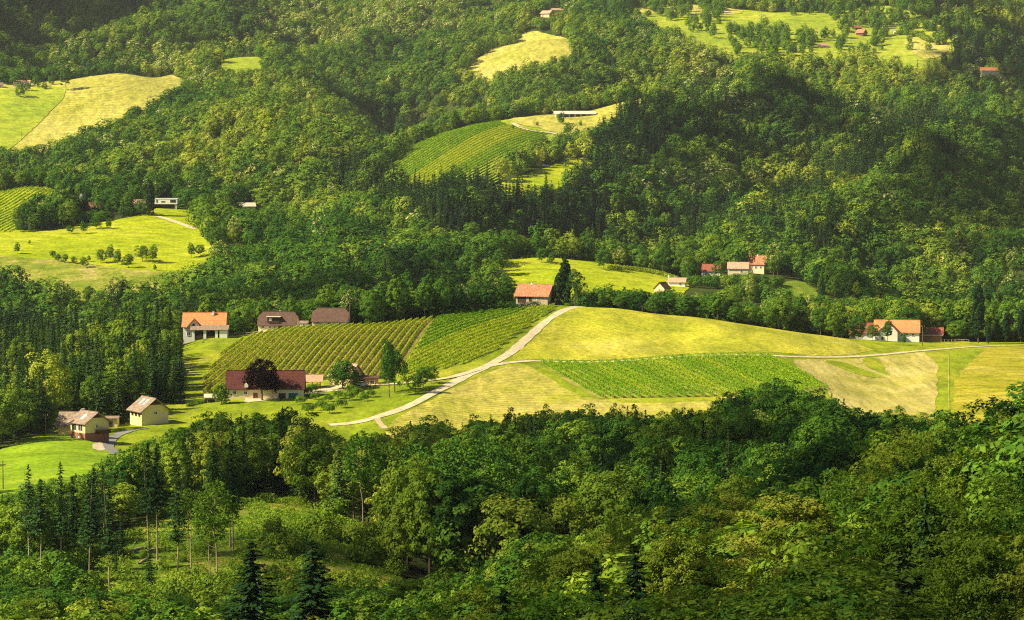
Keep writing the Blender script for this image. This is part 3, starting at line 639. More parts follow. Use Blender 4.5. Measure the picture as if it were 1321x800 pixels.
M['white_wall'] = plain_mat('white_wall', (0.80, 0.77, 0.66), 0.9, 0.1, 0.06, 0.4)
M['peach_wall'] = plain_mat('peach_wall', (0.72, 0.52, 0.30), 0.9, 0.1, 0.1, 0.4)
M['stone_wall'] = plain_mat('stone_wall', (0.42, 0.34, 0.22), 0.95, 0.1, 0.35, 1.2)
M['brick_wall'] = tile_mat('brick_wall', (0.34, 0.14, 0.09), 0.25, 0.25)
M['wood_wall'] = plain_mat('wood_wall', (0.52, 0.26, 0.10), 0.8, 0.2, 0.3, 3.0, 0, 0, (4, 4, 0.3))
M['dark_wood'] = plain_mat('dark_wood', (0.06, 0.035, 0.022), 0.85, 0.2, 0.3, 3.0)
M['orange_tiles'] = tile_mat('orange_tiles', (0.68, 0.28, 0.11), 0.4, 0.2)
M['old_tiles'] = tile_mat('old_tiles', (0.46, 0.20, 0.10), 0.45, 0.35)
M['red_tiles'] = tile_mat('red_tiles', (0.33, 0.10, 0.065), 0.4, 0.25)
M['maroon_tiles'] = tile_mat('maroon_tiles', (0.115, 0.034, 0.028), 0.4, 0.2)
M['brown_tiles'] = tile_mat('brown_tiles', (0.13, 0.075, 0.055), 0.4, 0.25)
M['grey_tiles'] = tile_mat('grey_tiles', (0.30, 0.22, 0.16), 0.6, 0.25)
M['pink_tiles'] = tile_mat('pink_tiles', (0.62, 0.36, 0.24), 0.5, 0.2)
M['pale_sheet'] = plain_mat('pale_sheet', (0.58, 0.50, 0.36), 0.7, 0.2, 0.15, 0.5)
M['glass'] = plain_mat('glass', (0.03, 0.035, 0.04), 0.15, 0.6, 0.1)
M['white_paint'] = plain_mat('white_paint', (0.78, 0.76, 0.70), 0.6, 0.3, 0.05)
M['brown_paint'] = plain_mat('brown_paint', (0.16, 0.07, 0.04), 0.6, 0.3, 0.1)
M['green_paint'] = plain_mat('green_paint', (0.04, 0.12, 0.09), 0.6, 0.3, 0.1)
M['metal'] = plain_mat('metal', (0.35, 0.35, 0.35), 0.4, 0.5, 0.1, 1.0, 0, 0.8)
M['pale_wood'] = plain_mat('pale_wood', (0.50, 0.40, 0.24), 0.85, 0.15, 0.25, 2.0)

def roof_mesh(L, W, wh, rh, ov, gov, hip=0.0, th=0.22):
    """two pitched slabs with thickness; hip clips the gable tops (half-hipped when small)"""
    s = rh / (W / 2); ye = W / 2 + ov; ze = wh - ov * s; xl = L / 2 + gov; V = []; F = []
    xr = xl - hip; zr = wh + rh
    def shell(dz):
        return [(-xl, -ye, ze + dz), (xl, -ye, ze + dz), (xr, 0, zr + dz), (-xr, 0, zr + dz), (xl, ye, ze + dz), (-xl, ye, ze + dz)]
    if hip:
        hz2 = zr - rh * 0.38; yh = (zr - hz2) / s
        def shell(dz): return [(-xl, -ye, ze + dz), (xl, -ye, ze + dz), (xl, -yh, hz2 + dz), (xr, 0, zr + dz), (-xr, 0, zr + dz), (-xl, -yh, hz2 + dz), (xl, ye, ze + dz), (-xl, ye, ze + dz), (-xl, yh, hz2 + dz), (xl, yh, hz2 + dz)]
        V = shell(th) + shell(0); n = 10; tops = [(0, 1, 2, 3, 4, 5), (6, 7, 8, 4, 3, 9), (2, 9, 3), (8, 5, 4)]; rim = [0, 1, 2, 9, 6, 7, 8, 5]
    else:
        V = shell(th) + shell(0); n = 6; tops = [(0, 1, 2, 3), (4, 5, 3, 2)]; rim = [0, 1, 2, 4, 5, 3]
    F = [t for t in tops] + [tuple(reversed([i + n for i in t])) for t in tops]
    for i in range(len(rim)):
        a, b = rim[i], rim[(i + 1) % len(rim)]; F.append((b, a, a + n, b + n))
    return V, F
def wall_mesh(L, W, wh, rh, base=-2.5, hip=0.0):
    x, y = L / 2, W / 2; V = [(-x, -y, base), (x, -y, base), (x, y, base), (-x, y, base), (-x, -y, wh), (x, -y, wh), (x, y, wh), (-x, y, wh)]
    F = [(0, 1, 5, 4), (2, 3, 7, 6), (0, 3, 2, 1)]
    if hip:
        f = 0.6; V += [(x, -y * (1 - f), wh + rh * f), (x, y * (1 - f), wh + rh * f), (-x, -y * (1 - f), wh + rh * f), (-x, y * (1 - f), wh + rh * f)]
        F += [(1, 2, 6, 9, 8, 5), (3, 0, 4, 10, 11, 7)]
    else:
        V += [(x, 0, wh + rh - 0.02), (-x, 0, wh + rh - 0.02)]; F += [(1, 2, 6, 8, 5), (3, 0, 4, 9, 7)]
    return V, F
def opening(parent, L, W, side, p, z, w, h, kind='window', frame='white_paint', pane='glass'):
    """a frame standing proud of the wall with its pane or leaf set inside; p runs along the wall"""
    if side in 'FB': s = -1 if side == 'F' else 1; c = (p, s * (W / 2 + 0.03), z + h / 2); n = (0, s); ax = 0
    else: s = 1 if side == 'R' else -1; c = (s * (L / 2 + 0.03), p, z + h / 2); n = (s, 0); ax = 1
    fw = 0.14; B = []
    def bx(u, v, du, dv, out, dep):
        q = [c[0] + n[0] * out, c[1] + n[1] * out, c[2] + v]; q[ax] += u; d = [dep, dep, dv]; d[ax] = du; return (tuple(q), tuple(d))
    for u, v, du, dv in ((0, h / 2, w + 2 * fw, fw), (0, -h / 2, w + 2 * fw, fw), (-w / 2 - fw / 2, 0, fw, h - fw), (w / 2 + fw / 2, 0, fw, h - fw)): B.append(bx(u, v, du, dv, 0.03, 0.16))
    if kind == 'window': B.append(bx(0, 0, 0.07, h - fw, 0.03, 0.12))
    f = boxes(kind, B, frame, parent); cc = bx(0, 0, w, h - fw, -0.01, 0.05); boxes('pane' if kind == 'window' else 'door_leaf', [cc], pane, f); return f
def site(px, py, dmin=560, dmax=None):
    h = hit(px, py, dmin); return h
def house(name, label, cat, px, py, L, W, wh, rh, rz, wall, roof, wins=(), ov=0.6, gov=0.5, hip=0.0, chim=None, dmin=560, group=None, sky=(), base=-2.5, gable=None, at=None, dz=0.0):
    if at is None:
        h = gsite(px, py, dmin); a = R(rz); off = np.array([-math.sin(a) * W / 2, math.cos(a) * W / 2]) if abs(rz) < 30 else np.array([0, (W + L) / 4.0]); c = h[:2] + off; z = h[2] + 0.15 + dz
    else: c = at[:2]; z = at[2]
    t = empty(name, (c[0], c[1], z), R(rz)); tag(t, label, cat, group)
    V, F = wall_mesh(L, W, wh, rh, base, hip); w = pyobj('wall', V, F, wall, t)
    if gable:   # dark boarded gable triangle on the right end, proud of the wall
        y = W / 2 * 0.5; zb = wh + rh * 0.5 - 0.1; V = [(L / 2 + 0.06, -y, zb), (L / 2 + 0.06, y, zb), (L / 2 + 0.06, 0, wh + rh - 0.12), (L / 2 + 0.003, -y, zb), (L / 2 + 0.003, y, zb), (L / 2 + 0.003, 0, wh + rh - 0.12)]
        pyobj('gable_boards', V, [(0, 1, 2), (5, 4, 3), (0, 3, 4, 1), (1, 4, 5, 2), (2, 5, 3, 0)], gable, t)
    V, F = roof_mesh(L, W, wh + 0.03, rh, ov, gov, hip); rf = pyobj('roof', V, F, roof, t)
    boxes('ridge_cap', [((0, 0, wh + rh + 0.28), (L + 2 * gov - 2 * hip, 0.34, 0.14))], roof, rf)
    for cx, cy_, ch in (chim or ()):
        k = boxes('chimney', [((cx, cy_, wh + rh + ch / 2 - 0.4), (0.75, 0.75, ch + 0.9))], 'white_wall', rf); boxes('chimney_cap', [((cx, cy_, wh + rh + ch + 0.13), (0.95, 0.95, 0.14))], 'stone_wall', k)
    for s in sky:   # skylights lying on the front slope
        sx, f, sw, sl = s; sp = rh / (W / 2); y = -(1 - f) * W / 2; zz = wh + rh * f + 0.3
        V = []
        for dx, dy, dz in ((-sw / 2, -sl / 2, 0), (sw / 2, -sl / 2, 0), (sw / 2, sl / 2, 0), (-sw / 2, sl / 2, 0)): V.append((sx + dx, y + dy, zz + dy * sp))
        V += [(a_, b_, c_ - 0.12) for a_, b_, c_ in V]
        pyobj('skylight', V, [(0, 1, 2, 3), (7, 6, 5, 4), (0, 4, 5, 1), (1, 5, 6, 2), (2, 6, 7, 3), (3, 7, 4, 0)], 'white_paint', rf)
    for wv in wins:
        side, p, z0, w_, h_ = wv[:5]; kind = wv[5] if len(wv) > 5 else 'window'; fr = wv[6] if len(wv) > 6 else 'white_paint'; pn = wv[7] if len(wv) > 7 else ('glass' if kind == 'window' else 'dark_wood')
        opening(t, L, W, side, p, z0, w_, h_, kind, fr, pn)
    r = max(L, W) * 0.5 + 3.0; BUILT.append((c[0], c[1], r)); PROTECT.append((px, py, (L * abs(math.cos(R(rz))) + W * abs(math.sin(R(rz)))) * 0.5 * F_PX / c[1] + 2, c[1], z))
    return t
BUILT = []; PROTECT = []
def lean_to(t, x0, x1, y0, y1, zh, zl, roof, posts=(), wall=None, wx=None, name='porch_roof'):
    """single-pitch roof, high side zh at y1, low side zl at y0"""
    V = [(x0, y0, zl), (x1, y0, zl), (x1, y1, zh), (x0, y1, zh)]; V += [(a, b, c - 0.18) for a, b, c in V]
    r = pyobj(name, V, [(0, 1, 2, 3), (7, 6, 5, 4), (0, 4, 5, 1), (1, 5, 6, 2), (2, 6, 7, 3), (3, 7, 4, 0)], roof, t)
    for p in posts: boxes('post', [((p, y0 + 0.3, (zl - 0.3 - 1.5) / 2), (0.28, 0.28, zl - 0.3 + 1.5))], 'dark_wood' if wall is None else wall, t)
    return r

# stone house on the hilltop
t = house('stone_house', 'stone house with faded orange tiled roof at the top of the gravel road', 'house', 686, 390, 14.5, 8.5, 3.0, 4.2, -22, 'stone_wall', 'old_tiles',
      [('F', -4.6, -0.2, 3.4, 2.6, 'door', 'dark_wood', 'dark_wood'), ('F', -0.6, 0.2, 1.0, 2.0, 'door', 'brown_paint', 'dark_wood'), ('F', 2.8, 0.9, 0.9, 1.0), ('R', 1.4, -0.4, 3.0, 2.7, 'door', 'dark_wood', 'dark_wood'), ('R', -2.2, 0.9, 0.9, 1.0)], 0.8, 0.8, chim=[(-1.6, 0, 0.9)], dmin=900, dz=1.3, base=-5)
# villa with terrace
t = house('villa', 'large white house with bright orange roof and a long porch in front', 'house', 263, 429, 16.5, 9, 5.0, 4.8, 0, 'white_wall', 'orange_tiles', [('F', -6, 1, 1.2, 1.4)], 0.7, 0.6, chim=[(3.4, -0.9, 0.6)], dmin=900, base=-4)
for i in range(2): boxes('porch_pier', [((-3.7 + i * 4.6, -8.7, 0.1), (1.1, 0.5, 6.6))], 'white_wall', t)
boxes('porch_wall', [((5.5, -8.7, 0.1), (1.1, 0.5, 6.6)), ((8.2, -8.7, 0.1), (3.0, 0.5, 6.6)), ((9.45, -6.6, 0.1), (0.5, 3.9, 6.6)), ((6.4, -8.7, -1.5), (1.8, 0.45, 2.6))], 'white_wall', t)
boxes('porch_back', [((2.4, -4.75, 0.2), (13.4, 0.2, 6.0))], 'dark_wood', t); boxes('balcony_rail', [((-1.4, -8.75, 0.75), (3.3, 0.1, 0.9)), ((3.1, -8.75, 0.75), (3.3, 0.1, 0.9))], 'dark_wood', t)
lean_to(t, -5.0, 10.2, -9.4, -4.5, 5.3, 3.7, 'grey_tiles')
dg = pyobj('dormer_gable', [(-6.4, -5.3, 4.4), (-1.4, -5.3, 4.4), (-3.9, -5.3, 7.2), (-6.4, -1.8, 4.4), (-1.4, -1.8, 4.4), (-3.9, -1.8, 7.2)], [(0, 1, 2), (5, 4, 3), (0, 3, 4, 1), (1, 4, 5, 2), (2, 5, 3, 0)], 'white_wall', t)
pyobj('dormer_roof', [(-7.1, -5.9, 4.1), (-3.9, -5.9, 7.75), (-0.7, -5.9, 4.1), (-7.1, -0.6, 4.1), (-3.9, -0.6, 7.75), (-0.7, -0.6, 4.1), (-7.1, -5.9, 3.85), (-3.9, -5.9, 7.45), (-0.7, -5.9, 3.85), (-7.1, -0.6, 3.85), (-3.9, -0.6, 7.45), (-0.7, -0.6, 3.85)],
      [(0, 1, 4, 3), (1, 2, 5, 4), (6, 9, 10, 7), (7, 10, 11, 8), (0, 6, 7, 1), (1, 7, 8, 2), (3, 4, 10, 9), (4, 5, 11, 10), (0, 3, 9, 6), (2, 8, 11, 5)], 'orange_tiles', t)
boxes('dormer_window', [((-3.9, -5.36, 5.4), (0.9, 0.1, 0.9))], 'glass', t)
# brown roofed houses beside the vineyard
t = house('farmhouse', 'cream house with brown half-hipped roof and a dormer balcony', 'house', 357, 425, 15, 9, 2.5, 4.6, -6, 'cream_wall', 'brown_tiles',
      [('F', -2.6, 0.7, 0.8, 1.1), ('F', -0.8, 0.7, 0.8, 1.1), ('F', 1.5, 0, 1.3, 2.0, 'door', 'brown_paint', 'brown_paint'), ('F', 5.4, 0.8, 1.0, 1.1), ('F', -5.4, 0.7, 0.8, 1.1), ('R', 0, 0, 1.3, 2.1, 'door', 'white_paint', 'peach_wall')], 0.6, 0.5, hip=1.8, chim=[(0.5, 0.4, 0.5)], dmin=900)
dm = boxes('dormer', [((-1.4, -3.0, 4.2), (5.0, 2.6, 2.3))], 'dark_wood', t); boxes('dormer_roof', [((-1.4, -3.2, 5.5), (5.8, 3.4, 0.2))], 'pale_sheet', dm); boxes('balcony_rail', [((-1.4, -4.8, 3.5), (5.0, 0.12, 0.9))], 'dark_wood', dm); boxes('window_pane', [((-2.6, -4.34, 4.3), (1.0, 0.06, 1.2))], 'white_paint', dm)
house('farmhouse', 'cream house with dark brown hipped roof half hidden by the vine rows', 'house', 425, 421, 14, 9, 2.4, 4.6, -6, 'cream_wall', 'brown_tiles', [('F', -4.5, 0.7, 1.0, 1.1), ('F', 0, 0.7, 1.0, 1.1), ('F', 4.0, 0.7, 1.0, 1.1)], 0.6, 0.5, hip=2.0, dmin=900)
house('garden_house', 'tiny pale outbuilding between the two brown roofed houses', 'outbuilding', 392, 422, 3.2, 2.6, 1.9, 0.8, 0, 'white_wall', 'grey_tiles', [('F', 0, 0, 0.9, 1.7, 'door')], 0.2, 0.2, dmin=900)
# long farm with the copper beech in front
t = house('long_farmhouse', 'long farmhouse with maroon roof behind the dark copper beech', 'farmhouse', 342, 515, 25.5, 8.5, 3.6, 5.2, 2, 'cream_wall', 'maroon_tiles',
      [('F', -10.0, 1.3, 1.0, 1.3), ('F', 5.6, -0.4, 2.4, 2.3, 'door', 'white_paint', 'dark_wood'), ('F', 9.3, -0.4, 3.2, 2.4, 'door', 'white_paint', 'green_paint'), ('F', -6.4, 1.3, 1.0, 1.2), ('F', -3.2, -0.2, 1.2, 2.0, 'door', 'brown_paint', 'brown_paint')], 0.5, 0.4, chim=[(-5.6, 0.2, 0.7)], dmin=700)
boxes('dormer_window', [((-6.1, -4.5, 4.5), (1.2, 1.4, 1.3))], 'white_paint', t)
t = house('open_shed', 'open shed with pale red roof on posts beside the long farmhouse', 'shed', 396, 503, 9.8, 5.2, 2.9, 1.7, 3, 'dark_wood', 'pink_tiles', (), 0.7, 0.5, dmin=700, base=2.4)
for x, y in ((-4.4, -2.3), (-1.2, -2.3), (1.8, -2.3), (4.4, -2.3), (4.4, 2.2), (-4.4, 2.2)): boxes('post', [((x, y, 0.3), (0.25, 0.25, 4.3))], 'dark_wood', t)
t = house('cottage', 'small cottage with peach gable behind the round walnut tree', 'house', 446, 498, 9, 7, 3.4, 3.6, -38, 'peach_wall', 'pink_tiles', [('R', 0.2, 3.6, 0.8, 0.9)], 0.6, 0.7, dmin=700)
t = house('timber_shed', 'low timber shed with flat dark roof right of the cottage', 'shed', 474, 497, 7.0, 3.4, 2.3, 0.35, 0, 'wood_wall', 'brown_tiles', [('F', -1.8, 0, 1.6, 1.7, 'door', 'dark_wood', 'dark_wood'), ('F', 1.6, 0.3, 1.4, 1.2)], 0.5, 0.5, dmin=700, base=-1)
house('garden_shed', 'little open shed left of the farm tree beside the lane', 'shed', 273, 520, 4.2, 3.0, 1.7, 0.9, 8, 'dark_wood', 'pale_sheet', [('F', 0, 0, 2.6, 1.2, 'door', 'pale_wood', 'dark_wood')], 0.4, 0.4, dmin=700)
# yellow houses
t = house('yellow_house', 'yellow house with brown roof, brick base and a dark balcony', 'house', 113, 569, 7.6, 8.0, 5.2, 2.7, -48, 'yellow_wall', 'grey_tiles',
      [('F', -1.8, 2.7, 2.2, 2.3, 'window', 'white_paint', 'dark_wood'), ('F', 1.5, 2.7, 2.2, 2.3, 'window', 'white_paint', 'dark_wood'), ('R', 0, 3.6, 0.8, 0.8)], 0.7, 0.9, sky=[(0.4, 0.45, 1.3, 1.5)], dmin=600, gable='dark_wood')
boxes('brick_base', [((0, 0, 0.0), (7.72, 8.12, 4.4))], 'brick_wall', t); bl = boxes('balcony', [((4.6, 1.6, 2.0), (1.5, 4.2, 0.2)), ((5.3, 1.6, 2.55), (0.1, 4.2, 0.9)), ((4.6, -0.5, 2.55), (1.5, 0.1, 0.9)), ((4.6, 3.7, 2.55), (1.5, 0.1, 0.9))], 'dark_wood', t)
for y in (0.0, 3.2): boxes('flower_box', [((5.45, y, 3.1), (0.3, 1.1, 0.35))], 'red_tiles', bl)
[boxes('basement_window', [((x, -4.08, 0.9), (0.7, 0.06, 0.5))], 'white_paint', t) for x in (-2, 0.6)]
t2 = house('house_wing', 'lower yellow house wing with brown roof left of the balcony house', 'house', 92, 562, 8.4, 6.0, 3.2, 3.2, -12, 'yellow_wall', 'grey_tiles', (), 0.7, 0.7, chim=[(2.6, 0, 1.0)], dmin=600)
house('garage', 'small flat roofed yellow garage behind the balcony house', 'garage', 144, 552, 3.4, 4.6, 2.7, 0.35, 0, 'yellow_wall', 'grey_tiles', [('F', -0.6, 0, 1.6, 2.0, 'door', 'dark_wood', 'dark_wood')], 0.5, 0.5, dmin=650)
house('yellow_barn', 'tall yellow house with brown roof and two white skylights', 'house', 190, 549, 8.8, 9.0, 4.6, 3.4, -58, 'yellow_wall', 'grey_tiles',
      [('F', -2.4, 2.7, 1.1, 1.2, 'window', 'dark_wood'), ('F', 0.2, 2.7, 1.1, 1.2, 'window', 'dark_wood'), ('F', 2.8, 2.7, 1.1, 1.2, 'window', 'dark_wood'), ('R', 0.2, 3.2, 0.9, 0.9)], 0.9, 1.1, sky=[(-1.5, 0.6, 1.0, 2.0), (1.6, 0.6, 1.0, 2.0)], dmin=650, gable='dark_wood')
# right farm
house('farmhouse', 'farmhouse with red roof and two chimneys at the back of the right farm', 'farmhouse', 1119, 428, 14.5, 8, 3.0, 3.6, -6, 'white_wall', 'red_tiles', [('L', 0, 2.6, 1.0, 1.0), ('F', -3, 0.8, 1, 1.2)], 0.5, 0.6, chim=[(3.2, 0, 0.8), (6.6, 0, 1.0)], dmin=950)
t = house('farmhouse', 'white farmhouse with orange roof and a tall front gable', 'farmhouse', 1157, 434, 18.5, 8.5, 4.0, 4.4, -8, 'white_wall', 'orange_tiles', [('F', 4.2, 2.2, 0.9, 1.0), ('F', 2.0, 1.9, 0.9, 1.0), ('R', -1.2, 3.6, 0.8, 0.9), ('F', 6.6, 2.2, 0.9, 1.0)], 0.6, 0.4, dmin=950)
V = [(-7.6, -8.2, -2), (0.2, -8.2, -2), (0.2, -8.2, 4.0), (-3.7, -8.2, 8.2), (-7.6, -8.2, 4.0), (-7.6, -3.0, -2), (0.2, -3.0, -2), (0.2, -3.0, 4.0), (-3.7, -3.0, 8.2), (-7.6, -3.0, 4.0)]
pyobj('front_gable', V, [(0, 1, 2, 3, 4), (9, 8, 7, 6, 5), (1, 6, 7, 2), (5, 0, 4, 9)], 'white_wall', t)
pyobj('gable_roof', [(-8.1, -8.8, 3.6), (-3.7, -8.8, 8.35), (0.7, -8.8, 3.6), (-8.1, -0.3, 3.6), (-3.7, -0.3, 8.35), (0.7, -0.3, 3.6), (-8.1, -8.8, 3.8), (-3.7, -8.8, 8.6), (0.7, -8.8, 3.8), (-8.1, -0.3, 3.8), (-3.7, -0.3, 8.6), (0.7, -0.3, 3.8)],
      [(6, 7, 10, 9), (7, 8, 11, 10), (3, 4, 1, 0), (4, 5, 2, 1), (0, 1, 7, 6), (1, 2, 8, 7), (4, 3, 9, 10), (5, 4, 10, 11), (3, 0, 6, 9), (2, 5, 11, 8)], 'orange_tiles', t)
w = boxes('window', [((-3.7, -8.27, 4.9), (1.5, 0.12, 1.7))], 'white_paint', t); boxes('pane', [((-3.7, -8.36, 4.9), (1.1, 0.06, 1.3))], 'glass', w)
w = boxes('window', [((-6.0, -8.27, 1.4), (1.2, 0.12, 1.4))], 'white_paint', t); boxes('pane', [((-6.0, -8.36, 1.4), (0.9, 0.06, 1.1))], 'glass', w)
t = house('timber_barn', 'low timber barn with dark red roof at the right end of the farm', 'barn', 1197, 441, 12, 7.5, 3.2, 2.4, -10, 'wood_wall', 'red_tiles', [('R', 0, 0, 2.4, 2.4, 'door', 'dark_wood', 'dark_wood')], 0.8, 0.6, dmin=950)
boxes('fascia', [((-4.0, -4.75, 2.72), (20.5, 0.2, 0.45))], 'pale_sheet', t); cp = boxes('carport_roof', [((-10.3, -1.4, 2.85), (8.4, 6.7, 0.2))], 'grey_tiles', t); boxes('carport_back', [((-10.3, 1.8, 1.0), (8.2, 0.2, 3.5))], 'green_paint', t)
for x in (-14.2, -10.5, -6.6): boxes('post', [((x, -4.4, 0.9), (0.22, 0.22, 3.6))], 'dark_wood', t)
# houses farther back
DF = 1380
house('hillside_farm', 'red roofed farm building left of the big lime tree', 'farmhouse', 917, 357, 11, 7, 3.4, 3.6, -14, 'white_wall', 'red_tiles', [('F', -3, 0.8, 1, 1.3), ('L', 0, 0.8, 1, 1.3)], dmin=DF)
house('hillside_farm', 'long tan roofed farm building in the middle of the wooded farm', 'farmhouse', 952, 355, 12, 7, 4.0, 3.2, -8, 'cream_wall', 'pink_tiles', [('F', 2, 1.5, 1, 1.3)], dmin=DF, at=None)
house('hillside_farm', 'taller brown roofed farmhouse beside the big lime tree', 'farmhouse', 975, 353, 10, 9, 5.6, 4.6, -20, 'cream_wall', 'old_tiles', [('F', 0, 3, 1, 1.3), ('F', 3, 3, 1, 1.3)], dmin=DF, chim=[(0, 0, 0.8)])
house('valley_house', 'white house with pale pink roof at the end of the middle meadow', 'house', 873, 370, 9.5, 6.5, 2.6, 2.0, -10, 'white_wall', 'pink_tiles', [('F', 2, 0.8, 1, 1.2)], dmin=DF, chim=[(-5.0, 0, 1.6)])
house('valley_house', 'small cottage with dark roof and cream gable below the pink roof', 'house', 855, 378, 6.5, 6.5, 2.4, 3.0, 55, 'peach_wall', 'brown_tiles', [('L', 0, 0.8, 1, 1.2)], dmin=DF)
h = hit(213, 270, 1500); t = empty('modern_villa', (h[0], h[1] + 5, h[2] + 0.3), R(-3)); tag(t, 'flat roofed white modern villa above the bright meadow', 'house'); BUILT.append((h[0], h[1] + 5, 12)); PROTECT.append((213, 270, 17, h[1], h[2]))
boxes('wall', [((0, 0, 5.0), (17, 9, 3.6)), ((7.6, -0.5, 1.5), (0.6, 7, 3.5)), ((-8.1, -0.5, 1.5), (0.6, 7, 3.5))], 'white_wall', t); boxes('ground_floor', [((-0.2, 1.2, 0.6), (14.6, 6, 5.2))], 'peach_wall', t)
boxes('roof', [((0, 0, 6.95), (17.4, 9.4, 0.25))], 'white_paint', t)
for x, w_, z_, h_ in ((-5.4, 0.8, 5.2, 2.0), (-1.2, 2.6, 4.8, 0.8), (5.6, 3.8, 5.2, 1.9)):
    w = boxes('window', [((x, -4.53, z_), (w_ + 0.2, 0.1, h_ + 0.2))], 'white_paint', t); boxes('pane', [((x, -4.6, z_), (w_, 0.06, h_))], 'glass', w)
boxes('glass_front', [((-0.5, -1.86, 1.6), (13.5, 0.1, 2.6))], 'glass', t)
h = hit(181, 268, 1500); house('low_barn', 'long low barn with pale pink roof left of the white villa', 'barn', 180, 268, 10.5, 7, 2.6, 2.6, -5, 'cream_wall', 'pink_tiles', [('F', 3, 0.8, 1, 1.2)], dmin=1500)
house('gable_house', 'dark gabled house with red brown roof beside the chapel', 'house', 121, 274, 9, 8, 3.4, 3.6, 35, 'dark_wood', 'old_tiles', [('L', 0, 0.8, 1, 1.2)], dmin=1500)
h = hit(103, 271, 1500); t = empty('chapel', (h[0], h[1] + 3, h[2] + 0.2), R(10)); tag(t, 'white chapel with a stepped bell tower behind tall cypress', 'chapel'); BUILT.append((h[0], h[1] + 3, 7))
boxes('wall', [((0, 0, 1.5), (7, 5, 7.0))], 'white_wall', t); boxes('tower', [((0.5, 0, 7.2), (2.2, 2.2, 5.0)), ((0.5, 0, 10.2), (1.3, 1.3, 1.2))], 'white_wall', t)
V, F = roof_mesh(7, 5, 5.0, 1.2, 0.3, 0.3); pyobj('roof', V, F, 'pale_sheet', t)
house('hill_barn', 'barn with sloping straw coloured roof among trees right of the villa', 'barn', 318, 272, 14, 7, 3.4, 2.6, 14, 'cream_wall', 'pale_sheet', [('F', -4, 0.6, 1.2, 1.8, 'door')], dmin=1600)
t = house('long_barn', 'long open barn with pale sheet roof on the vineyard hilltop', 'barn', 742, 152, 34, 12, 3.6, 2.2, 4, 'pale_sheet', 'pale_sheet', [('F', -13 + i * 5.2, 0.2, 3.6, 2.8, 'door', 'dark_wood', 'dark_wood') for i in range(6)] + [('R', 0, 0.2, 5, 3, 'door', 'dark_wood', 'dark_wood')], 1.5, 2.0, dmin=2100)
house('red_house', 'pink walled hill house with pale roof near the top edge', 'house', 706, 24, 13, 10, 6.5, 3.4, -35, 'peach_wall', 'pink_tiles', [('R', 0, 3.0, 1.4, 1.5), ('F', -3, 3.0, 1.4, 1.5)], 1.0, 1.0, dmin=2900)
house('hill_annex', 'long annex with pink roof behind the pink hill house', 'house', 720, 17, 18, 8, 4, 2.6, 18, 'peach_wall', 'pink_tiles', [('F', -3, 1.0, 1.4, 1.5)], dmin=2900)
house('chalet', 'dark red chalet on the high meadow at upper right', 'house', 1112, 47, 10, 9, 4.6, 4.0, -40, 'brick_wall', 'old_tiles', [('R', 0, 2, 1.4, 1.5)], 1.0, 1.0, dmin=2700)
house('chalet_barn', 'small brown barn just behind the dark red chalet', 'barn', 1106, 39, 9, 7, 3.0, 3.0, 30, 'dark_wood', 'old_tiles', [('F', 0, 0, 2, 2, 'door')], dmin=2700)
house('hill_cottage', 'pinkish cottage among bushes left of the chalet', 'house', 1063, 62, 11, 7, 3.0, 2.6, 20, 'peach_wall', 'pink_tiles', [('F', 0, 1, 1.4, 1.5)], dmin=2700)
house('hill_cottage', 'white cottage with hedge right of the chalet', 'house', 1156, 45, 5, 5, 3.0, 1.6, 0, 'white_wall', 'pale_sheet', [('F', 0, 1, 1.2, 1.2)], dmin=2700)
house('wood_house', 'orange roofed house in the trees at the right edge', 'house', 1278, 98, 22, 9, 6, 3.4, 12, 'cream_wall', 'orange_tiles', [('F', 0, 2, 1.4, 1.5)], dmin=2600)
house('meadow_house', 'small grey roofed farmhouse left of the upper meadow', 'house', 28, 112, 16, 8, 3.4, 3.2, 0, 'white_wall', 'pink_tiles', [('F', 0, 1, 1.4, 1.5), ('F', 4, 1, 1.4, 1.5)], dmin=2300)
house('meadow_house', 'white walled corner of a house at the left edge', 'house', 0, 114, 7, 7, 3.4, 2.4, 20, 'white_wall', 'grey_tiles', [('F', 0, 1, 1.4, 1.5)], dmin=2300)

# poles, fences, logs
def pole(px, py, h, label, dmin, name='utility_pole', arm=True):
    p = gsite(px, py, dmin); t = empty(name, (p[0], p[1], p[2])); tag(t, label, 'pole'); V, F = tube_np([(0, 0, -0.5), (0, 0, h)], [0.17, 0.11], 8); me = mesh_np('pole', V, F, M['bark']); link(bpy.data.objects.new('shaft', me), t)
    if arm: a = boxes('crossarm', [((0, 0, h - 0.4), (1.5, 0.12, 0.12))], 'dark_wood', t); boxes('insulator', [((x, 0, h - 0.2), (0.1, 0.1, 0.25)) for x in (-0.6, 0, 0.6)], 'white_paint', a)
    return t
pole(722, 391, 7.5, 'wooden utility pole at the right end of the stone house', 900)
pole(1190, 447, 8.5, 'dark wooden pole in front of the timber barn', 950)
pole(59, 563, 6.5, 'thin wooden pole at the left edge of the yellow house meadow', 600)
pole(4, 632, 7.5, 'thin pole standing in the bright green meadow at the left edge', 600)
pole(451, 412, 9.5, 'tall pole behind the dark brown roofed house', 900)
pole(725, 172, 14, 'thin mast in front of the long barn', 2000, arm=False)
pole(796, 137, 18, 'thin mast on the ridge right of the long barn', 2000, arm=False)
pole(28, 182, 11, 'lone pole in the green corner of the upper meadow', 2200, arm=False)
